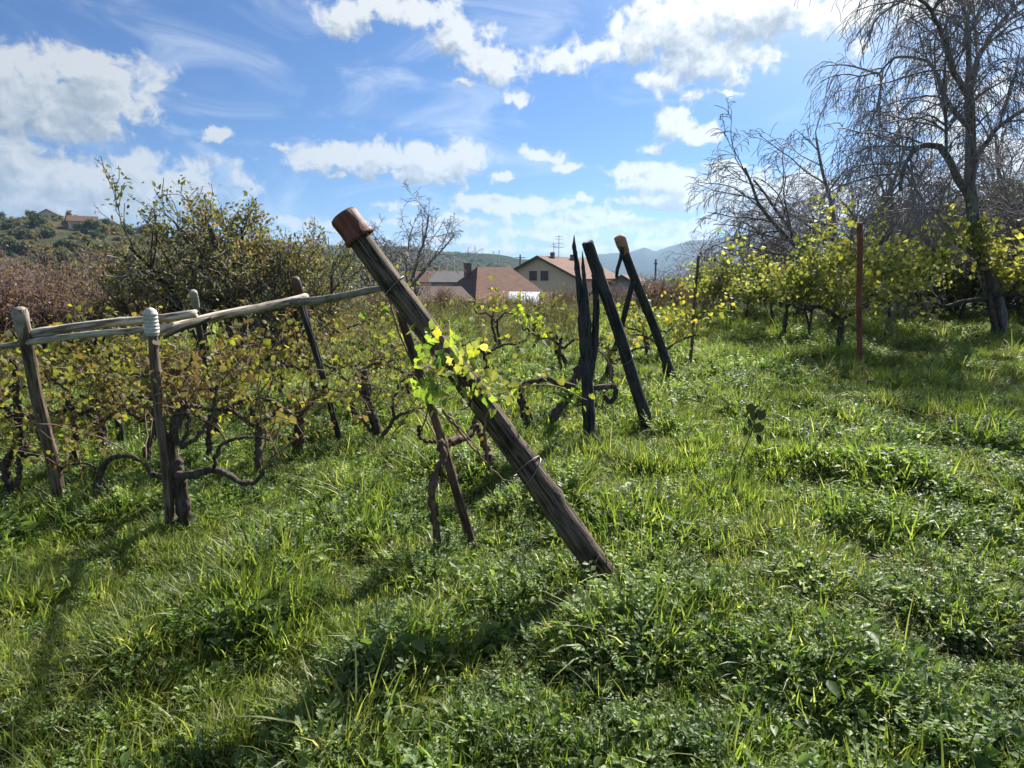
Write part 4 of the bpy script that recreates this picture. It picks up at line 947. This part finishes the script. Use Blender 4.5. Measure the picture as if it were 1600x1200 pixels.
rows = [(70, 5.0, 'vine behind the pale-headed post'), (150, 5.3, 'vine with yellow leaves under the poles'), (215, 5.1, 'vine left of the white-capped post'), (320, 5.2, 'vine behind the crooked arms'), (395, 5.0, 'vine with bright yellow leaves under the thick bleached pole'), (450, 5.6, 'vine just left of the brown-headed post'),
        (-60, 5.4, 'vine past the left edge'), (10, 6.6, 'back-row vine at the left edge'), (100, 6.8, 'back-row vine below the red shrub'), (190, 7.0, 'back-row vine near the middle of the poles'), (275, 7.0, 'back-row vine behind the white-capped post'), (350, 7.2, 'back-row vine below the tall bush'), (430, 7.4, 'back-row vine between tall bush and thin trunk'), (505, 7.6, 'back-row vine behind the brown-headed post'), (570, 7.8, 'back-row vine farthest right in the left rows'), (640, 7.8, 'back-row vine seen behind the nearest vine')]
for k, (px, yy, lb) in enumerate(rows):
    vine(gz(P(px, 600, yy)), 'autumn-leaved '+lb, group=LG, leafm=random.choice(['leaf_autumn', 'leaf_olive', 'leaf_olive', 'leaf_rusty']), nleaf=(250 if px < 420 else 180), lsize=.044 if yy < 6 else .052, h=1.28 if px < 400 else 1.42, width=.95, ncane=13, r=.032, head=.5, spread=.075)

# vines between the bare posts in the middle
b = G(845, 676); y0 = b[1]
vine(b, 'bare black vine arching up to the split post', name='grape_vine',
    trunks=[([b-[0, 0, .08], P(862, 655, y0), P(885, 622, y0), P(900, 590, y0+.05), P(912, 560, y0+.1)], .046, .038)], ncane=0, nleaf=0,
    canes=[([P(930, 545, y0), P(948, 560, y0), P(960, 600, y0)], .010)])
b = G(825, 692); y0 = b[1]
vine(b, 'twisted vine with a looping arm left of the split post',
    trunks=[([b-[0, 0, .08], P(825, 665, y0), P(816, 635, y0), P(813, 612, y0), P(825, 598, y0), P(855, 592, y0)], .038, .026), ([P(838, 692, y0), P(835, 665, y0), P(826, 640, y0), P(816, 620, y0)], .016, .012),
            ([P(855, 592, y0), P(885, 602, y0), P(912, 607, y0), P(955, 604, y0), P(962, 614, y0), P(955, 628, y0), P(943, 618, y0)], .026, .022)], ncane=4, nleaf=0, h=.8)
lm = MB(); o_ = bpy.data.objects['grape_vine.%03d' % (len([o for o in bpy.data.objects if o.name.startswith('grape_vine')])-1)]
ps = np.array([P(random.gauss(895, 28)+0, random.gauss(612, 8), y0+random.uniform(-.1, .1)) for _ in range(60)])-np.array(o_.location)
lm.leaves(LOBED[0], LOBED[1], ps, RNG.normal(size=(60, 3)), RNG.normal(size=(60, 3))+[0, 0, .6], RNG.uniform(.03, .06, 60)); obj('foliage', lm.mesh('foliage', M['leaf_bright']), o_)['kind'] = 'stuff'
vine(gz(P(880, 560, 9.5)), 'thin sparse vine seen left of the split post, brown leaves', leafm='leaf_olive', nleaf=120, lsize=.07, h=1.35, ncane=12, width=.9)
vine(gz(P(960, 580, 8.6)), 'thin vine with curling arms between the two slanted posts', nleaf=160, lsize=.06, h=1.0, ncane=9, width=.8)
vine(gz(P(760, 560, 9.5)), 'low brown-leaved vine before the hollow', leafm='leaf_olive', nleaf=80, lsize=.06, h=1.0, ncane=12, width=1.2)
YG = 'yellow vines beside the thin stake'
vine(gz(P(1040, 575, 9.9)), 'yellow-leaved vine directly left of the thin stake', leafm='leaf_yellow', nleaf=300, lsize=.062, h=1.4, ncane=16, width=1.0, group=YG, spread=.10)
vine(gz(P(1012, 560, 12)), 'yellow vine behind the orange-tipped post', leafm='leaf_vine_right', nleaf=260, lsize=.07, h=1.2, ncane=14, width=.9, group=YG, spread=.1)
vine(gz(P(775, 500, 14)), 'yellow sprays of vine rising against the red roof', leafm='leaf_yellow', nleaf=110, lsize=.075, h=1.5, ncane=10, width=1.0, head=.8, spread=.08)
vine(gz(P(830, 530, 13)), 'thin green-yellow shoot standing before the shed', leafm='leaf_bright', nleaf=60, lsize=.09, h=1.2, ncane=4, width=.4)

# right rows
RG = 'yellow-green vines of the right row'
rr = [(1310, 560, 2.85, .07, 2300, 2.2, 'nearest vine of the right row, thick split trunk beside the rust-red pole'),
      (1262, 534, 2.0, .035, 1200, 1.8, 'vine on a single slim trunk next to the nearest one'),
      (1225, 527, 1.95, .06, 1500, 1.9, 'vine with paired dark trunks in the right row'),
      (1204, 512, 1.95, .035, 1200, 1.8, 'slim vine left of the paired dark trunks'),
      (1163, 508, 2.05, .05, 1400, 2.0, 'vine with a leaning trunk toward the far end of the row'),
      (1144, 500, 2.2, .04, 1200, 2.0, 'far vine of the right row, upright trunk'),
      (1128, 496, 2.3, .04, 1200, 2.1, 'far vine of the right row before the last ones'),
      (1116, 492, 2.4, .04, 1200, 2.3, 'last vine of the right row at the far end'),
      (1385, 507, 2.4, .05, 1100, 2.2, 'vine right of the rust-red pole, shaded trunk'),
      (1440, 500, 2.4, .05, 1000, 2.4, 'shaded vine midway to the tall forked trunk'),
      (1290, 500, 2.5, .04, 1100, 2.2, 'vine behind the nearest one of the right row'),
      (1250, 495, 2.6, .04, 1100, 2.4, 'vine behind the paired dark trunks')]
for px, py, h_, r_, nl, wd, lb in rr:
    q = G(px, py); vine(q, lb, leafm='leaf_vine_right', nleaf=int(nl*1.5), lsize=.075 if py > 520 else .095, h=h_, width=wd, ncane=34, r=r_, head=.95 if py > 520 else .9, cane_r=.008, group=RG, spread=.12, clear=.85)
b = G(1565, 530); y0 = b[1]
vine(b, 'big dark vine with long level arms below the tall forked tree', leafm='leaf_vine_right', group=RG,
    trunks=[([b-[0, 0, .1], P(1552, 500, y0), P(1545, 470, y0), P(1548, 440, y0)], .07, .045), ([P(1572, 532, y0), P(1562, 500, y0), P(1558, 465, y0)], .05, .04),
            ([P(1550, 465, y0), P(1510, 470, y0), P(1475, 478, y0), P(1440, 460, y0), P(1410, 452, y0)], .055, .02), ([P(1550, 462, y0), P(1590, 460, y0), P(1620, 468, y0), P(1660, 450, y0)], .05, .02),
            ([P(1475, 476, y0), P(1455, 440, y0), P(1448, 410, y0)], .03, .015), ([P(1550, 450, y0), P(1530, 400, y0), P(1520, 360, y0)], .04, .02)],
    nleaf=1500, lsize=.12, h=2.9, ncane=30, cane_r=.008, spread=.15, clear=.9)
lyg = [(1318, 340), (1330, 345), (1322, 372), (1325, 385), (1318, 398), (1338, 402), (1347, 415), (1358, 420), (1310, 372), (1508, 378), (1515, 372), (1505, 340)]
own = [o for o in bpy.data.objects if o.get('label', '').startswith('nearest vine of the right row')][0]
for px, py in lyg:
    p = P(px, py, own.location.y-.2); o = obj('leaf', lbm['y'], own if px < 1400 else [q for q in bpy.data.objects if q.get('label', '').startswith('big dark vine')][0])
    o.location = Vector(p)-o.parent.location; o.scale = (.13,)*3 if px < 1400 else (.15,)*3; o.rotation_euler = (random.uniform(-2, -.7), random.uniform(-.6, .6), random.uniform(-1.5, 1.5))

# ------------------------------------------------------------------ dark weed stalk and fallen leaves
b = G(1148, 742); y0 = b[1]
wd = empty('dark_weed', b, 'single tall weed stalk with drooping black-green leaves in the open grass', 'weed')
sm = MB(); pts = curve([b-[0, 0, .03], P(1158, 715, y0), P(1168, 690, y0), P(1178, 665, y0), P(1182, 640, y0)], 12)-b; sm.tube(pts, np.linspace(.005, .003, 12), 5, False); obj('stem', sm.mesh('stem', M['leaf_black']), wd)
mb = MB(); mb.add(GRAPE[0], GRAPE[1]); dl = mb.mesh('leaf', M['leaf_black'])
for px, py in [(1178, 634), (1190, 642), (1170, 655), (1190, 664), (1164, 668), (1182, 682), (1174, 644)]:
    o = obj('leaf', dl, wd); o.location = Vector(P(px, py, y0+random.uniform(-.05, .05)))-Vector(b); o.scale = (.078,)*3; o.rotation_euler = (random.uniform(-2.0, -1.2), random.uniform(-.8, .8), random.uniform(-1.5, 1.5))
fm = MB(); fm.add(GRAPE[0]*[1, 1, 1.6], GRAPE[1]); fmb = big_leaf(21, 'leaf_brown'); fmy = fm.mesh('fallen_leaf', M['leaf_yellow'])
for px, py, k, lb in [(865, 1008, 0, 'pinkish brown leaf lying in the grass below the log foot'), (470, 1132, 1, 'small yellow leaf lying in dark grass near the bottom edge'), (250, 1062, 1, 'yellow leaf in the lit grass at lower left'), (205, 1160, 0, 'pale brown leaf near the bottom left'), (1220, 1075, 0, 'reddish brown leaf in the grass at lower right'), (1490, 925, 1, 'lime-yellow leaf standing out in the right grass'), (700, 905, 0, 'brown leaf at the foot of the nearest vine'), (1205, 672, 1, 'yellow leaf beside the dark weed stalk'), (1015, 1030, 0, 'pale leaf right of the log foot'), (600, 800, 1, 'yellow leaf left of the nearest vine'), (268, 1005, 0, 'curled pale leaf left in a dark patch of grass')]:
    q = G(px, py); o = obj('fallen_leaf', fmb if k == 0 else fmy); o.location = (q[0], q[1], q[2]+.07); o.scale = (.038+.010*random.random(),)*3; o.rotation_euler = (random.uniform(-.7, .8), random.uniform(-.5, .5), random.uniform(0, 6)); tag(o, lb, 'leaf', 'fallen leaves in the grass')

# ------------------------------------------------------------------ houses in the hollow
def quad(name, corners, material, parent, thick=.0, normal=None):
    c = [np.array(q, float) for q in corners]; nrm = np.cross(c[1]-c[0], c[2]-c[0]); nrm /= np.linalg.norm(nrm); V = c+[q-nrm*max(thick, .05) for q in c]; n = len(c)
    f = [list(range(n)), list(range(2*n-1, n-1, -1))]+[[i_, n+i_, n+(i_+1) % n, (i_+1) % n] for i_ in range(n)]
    me = bpy.data.meshes.new(name); me.from_pydata([tuple(q) for q in V], [], f); me.materials.append(material); me.update(); return obj(name, me, parent)


def boxo(name, c, size, material, parent, rz=0):
    mb = MB(); mb.box((0, 0, 0), size); o = obj(name, mb.mesh(name, material, False), parent, c); o.rotation_euler = (0, 0, rz); return o


def window(parent, x, z, w, h, y, fr='frame_brown'):
    f = MB(); t_ = .07
    for cx_, cz, sx_, sz_ in ((0, h/2, w+t_*2, t_*1.4), (0, -h/2, w+t_*2, t_*1.4), (-w/2, 0, t_*1.4, h-t_*1.4), (w/2, 0, t_*1.4, h-t_*1.4), (0, 0, .06, h-t_*1.4)): f.box((cx_, -.03, cz), (sx_, .10, sz_))
    o = obj('window', f.mesh('window', M[fr], False), parent, (x, y, z)); g_ = MB(); g_.box((0, 0, 0), (w-.02, .03, h-.02)); obj('pane', g_.mesh('pane', M['glass'], False), o); return o


def gable_house(name, loc, rz, W, D, zeave, zridge, zb, wallm, roofm, label, over=.5):
    root = empty(name, loc, label, 'house'); root.rotation_euler = (0, 0, rz); h = W/2
    V = [(-h, 0, zb), (h, 0, zb), (h, 0, zeave), (0, 0, zridge), (-h, 0, zeave), (-h, D, zb), (h, D, zb), (h, D, zeave), (0, D, zridge), (-h, D, zeave)]
    me = bpy.data.meshes.new('wall'); me.from_pydata(V, [], [[0, 1, 2, 3, 4], [6, 5, 9, 8, 7], [1, 6, 7, 2], [5, 0, 4, 9]]); me.materials.append(wallm); me.update(); obj('wall', me, root)
    sl = (zridge-zeave)/h; t_ = .16; e = .06
    roof = None
    for sg in (-1, 1):
        a = (sg*(h+over), -over, zeave-sl*over+t_+e); b_ = (sg*(h+over), D+over, zeave-sl*over+t_+e); c_ = (0, D+over, zridge+t_+e); d__ = (0, -over, zridge+t_+e)
        cs = [a, b_, c_, d__] if sg > 0 else [a, d__, c_, b_]
        roof = quad('roof', cs, roofm, root, t_)
        quad('bargeboard', [(sg*(h+over), -over-.05, zeave-sl*over-.10), (sg*(h+over), -over-.05, zeave-sl*over+t_+e-.01), (0, -over-.05, zridge+t_+e-.01), (0, -over-.05, zridge-.10)], M['frame_brown'], root, .04)
    return root, roof

c = P(838, 440, 76); rz = R(-30)
hs_, hr = gable_house('cream_house', (c[0]+.3, c[1], 0), rz, 10.2, 13, 1.15, 3.6, -8.5, M['render_wall'], M['roof_red'], 'cream gabled house with two attic windows and red-brown tiled roof')
for wx in (-.75, .75): window(hs_, wx, 1.5, .85, 1.0, -.03)
window(hs_, -2.2, -1.4, 1.1, 1.3, -.03); window(hs_, 2.2, -1.4, 1.1, 1.3, -.03)
boxo('chimney', (.5, 2.5, 3.8), (.42, .42, .9), M['chimney'], hr.parent); boxo('chimney', (.8, 7.5, 3.6), (.45, .45, 1.0), M['chimney'], hr.parent)
boxo('balcony', (0, -.9, -2.9), (9.6, 1.7, .2), M['grey_wall'], hs_)
an = empty('roof_antenna', (0, 0, 0), 'taller aerial mast with crossbars on the cream house roof', 'antenna')
q = P(873, 404, 80); an.location = (q[0], q[1], 3.0)
mb = MB(); mb.tube([(0, 0, 0), (0, 0, 3.4)], .035, 6); obj('mast', mb.mesh('mast', M['metal_dark']), an)
mb = MB()
for z_, w_ in ((3.2, .5), (2.9, .55), (1.9, .6), (2.4, .45)): mb.box((0, 0, z_), (w_*2, .04, .04))
obj('crossbars', mb.mesh('crossbars', M['metal_dark'], False), an)
an2 = empty('roof_antenna', (0, 0, 0), 'shorter aerial mast left of the taller one', 'antenna'); q = P(865, 404, 80); an2.location = (q[0], q[1], 3.0)
mb = MB(); mb.tube([(0, 0, 0), (0, 0, 2.6)], .03, 6); obj('mast', mb.mesh('mast', M['metal_dark']), an2); mb = MB(); mb.box((0, 0, 2.3), (.5, .04, .04)); mb.box((0, 0, 2.0), (.7, .04, .04)); obj('crossbars', mb.mesh('crossbars', M['metal_dark'], False), an2)

# hipped roof house left
def hip_house(name, loc, rz, W, D, ze, zr, ridge0, ridge1, wallm, roofs, label, cat='house', zb=-9):
    root = empty(name, loc, label, cat); root.rotation_euler = (0, 0, rz)
    mb = MB(); mb.box((0, 0, (ze-.02+zb)/2), (W-.8, D-.8, ze-.02-zb)); obj('wall', mb.mesh('wall', wallm, False), root)
    A_ = (-W/2, -D/2, ze); B_ = (W/2, -D/2, ze); C_ = (W/2, D/2, ze); D_ = (-W/2, D/2, ze); E = (ridge0, 0, zr); F_ = (ridge1, 0, zr)
    quad('roof', [A_, B_, F_, E], roofs[0], root, .12); quad('roof', [B_, C_, F_], roofs[0], root, .12); quad('roof', [C_, D_, E, F_], roofs[0], root, .12); o = quad('roof', [D_, A_, E], roofs[1], root, .12)
    return root
q = P(743, 466, 47)
hh = hip_house('hipped_house', (q[0]+1.1, q[1]+4.8, 0), R(28), 6.5, 7.5, -.15, 2.2, -1.3, 1.6, M['grey_wall'], [M['roof_red'], M['roof_brown']], 'low house with weathered hipped red-brown roof left of the cream house')
boxo('chimney', (-1.9, .6, 1.9), (.45, .45, 1.2), M['chimney'], hh)
q = P(690, 468, 45)
hh2 = hip_house('outbuilding', (q[0]-1.2, q[1]+2.5, 0), R(8), 6.5, 5, -.25, .75, -2.4, 2.4, M['grey_wall'], [M['roof_brown'], M['roof_brown']], 'brown-roofed outbuilding adjoining the hipped house on its left', 'shed')
# tin shed
q = P(805, 478, 36); sh = empty('tin_shed', (q[0], q[1], 0), 'dark open shed with bright tin and rusty sheet roof', 'shed')
boxo('wall', (0, 2.6, -3.5), (4.0, .15, 6), M['dark_wall'], sh); boxo('wall', (-1.95, 1.3, -3.5), (.15, 2.4, 6), M['dark_wall'], sh); boxo('wall', (1.95, 1.3, -3.5), (.15, 2.4, 6), M['dark_wall'], sh)
for k, (x0, x1, mt) in enumerate([(-2.2, -1.3, 'tin_rust'), (-1.28, -.4, 'tin_rust'), (-.38, .6, 'tin'), (.62, 1.5, 'tin'), (1.52, 2.2, 'tin_rust')]):
    mb = MB(); n = 13
    V = []; z0_, z1_ = .02-.02*k, .62-.02*k
    for yy, zz in ((-.5, z0_), (2.9, z1_)):
        for i_ in range(n): V.append((x0+(x1-x0)*i_/(n-1), yy, zz+.008*(i_ % 2)))
    mb.add(V, (), [[i_, i_+1, n+i_+1, n+i_] for i_ in range(n-1)]); obj('roof_panel', mb.mesh('roof_panel', M[mt], False), sh)
for xx in (-1.8, -.6, .7, 1.8): mb = MB(); mb.tube([(xx, -.3, -6), (xx, -.3, -.14)], .06, 6); obj('leg', mb.mesh('leg', M['wood_black']), sh)
mb = MB(); mb.tube([(1.45, .3, -.4), (1.45, .3, .55)], .11, 10); obj('stove_pipe', mb.mesh('stove_pipe', M['chimney']), sh)
# more roofs
q = P(790, 440, 110); gable_house('grey_house', (q[0], q[1], 0), R(75), 8, 12, .4, 2.0, -9, M['grey_wall'], M['roof_grey'], 'grey roof showing between the red hipped roof and cream house')
q = P(972, 455, 70); gable_house('brown_house', (q[0], q[1], 0), R(-20), 6, 9, -.3, 1.4, -9, M['grey_wall'], M['roof_brown'], 'small brown-roofed house seen between the split and orange-tipped posts')
q = P(700, 440, 130); gable_house('far_house', (q[0], q[1], 0), R(60), 9, 12, .2, 2.2, -9, M['render_wall'], M['roof_red'], 'distant red roof above the hipped house')
for k, (px, r_, lb, rf) in enumerate([(85, 355, 'pale house on the crest of the wooded hill at left', 'roof_grey'), (255, 330, 'white house on the hill crest just left of the tall bush', 'roof_red'), (160, 300, 'red-roofed house on the hillside at left', 'roof_red'), (305, 350, 'pale hillside house half behind the tall bush', 'roof_red'), (430, 340, 'hillside house right of the tall bush top', 'roof_red')]):
    a, _ = azel(px, 430); z_ = float(hillz(a, r_)); h0, _r = gable_house('hill_house', (r_*math.sin(a), r_*math.cos(a), z_+.6), R(20+50*k), 7, 9, 2.6, 4.6, -4, M['render_wall'], M[rf], lb)
    for wx in (-2, 2): window(h0, wx, 1.4, 1.1, 1.3, -.03)
# poles in the valley
def pole(px, ptop, Y, lb, m='concrete', r=.09):
    t_ = P(px, ptop, Y); z0_ = float(hgt(t_[0], t_[1])); o = empty('utility_pole', (t_[0], t_[1], z0_), lb, 'pole'); mb = MB(); mb.tube([(0, 0, 0), (0, 0, t_[2]-z0_)], [r*1.5, r], 8); obj('shaft', mb.mesh('shaft', M[m]), o)
    mb = MB(); mb.box((0, 0, t_[2]-z0_-.4), ((1.4 if px != 1025 else .35), .1, .1)); obj('crossarm', mb.mesh('crossarm', M[m], False), o)
pole(813, 398, 90, 'dark slim pole just left of the cream house roof', 'metal_dark', .12)
pole(698, 404, 150, 'left one of two pale poles above the brown roof'); pole(710, 404, 150, 'right one of two pale poles above the brown roof')
pole(1025, 405, 60, 'dark pole right of the orange-tipped post against the mountain', 'metal_dark', .09)
pole(771, 393, 260, 'left one of two faint masts on the ridge skyline', 'concrete', .12); pole(780, 391, 260, 'right one of two faint masts on the ridge skyline', 'concrete', .12)

# ------------------------------------------------------------------ air
hz = MB(); hz.box((0, 0, 0), (10400, 10400, 360)); ho = obj('haze', hz.mesh('haze', [], False) if False else mesh_np('haze', np.vstack(hz.v), [np.vstack(hz.f4)], [], False)); ho.location = (0, 0, 360/2-11)
hm, t = mat('haze'); pv = t.new('ShaderNodeVolumePrincipled'); pv.inputs['Density'].default_value = .00017; pv.inputs['Color'].default_value = (.50, .72, 1, 1); pv.inputs['Anisotropy'].default_value = .3
t.l.new(pv.outputs[0], t.out.inputs['Volume']); ho.data.materials.append(hm); tag(ho, kind='stuff')
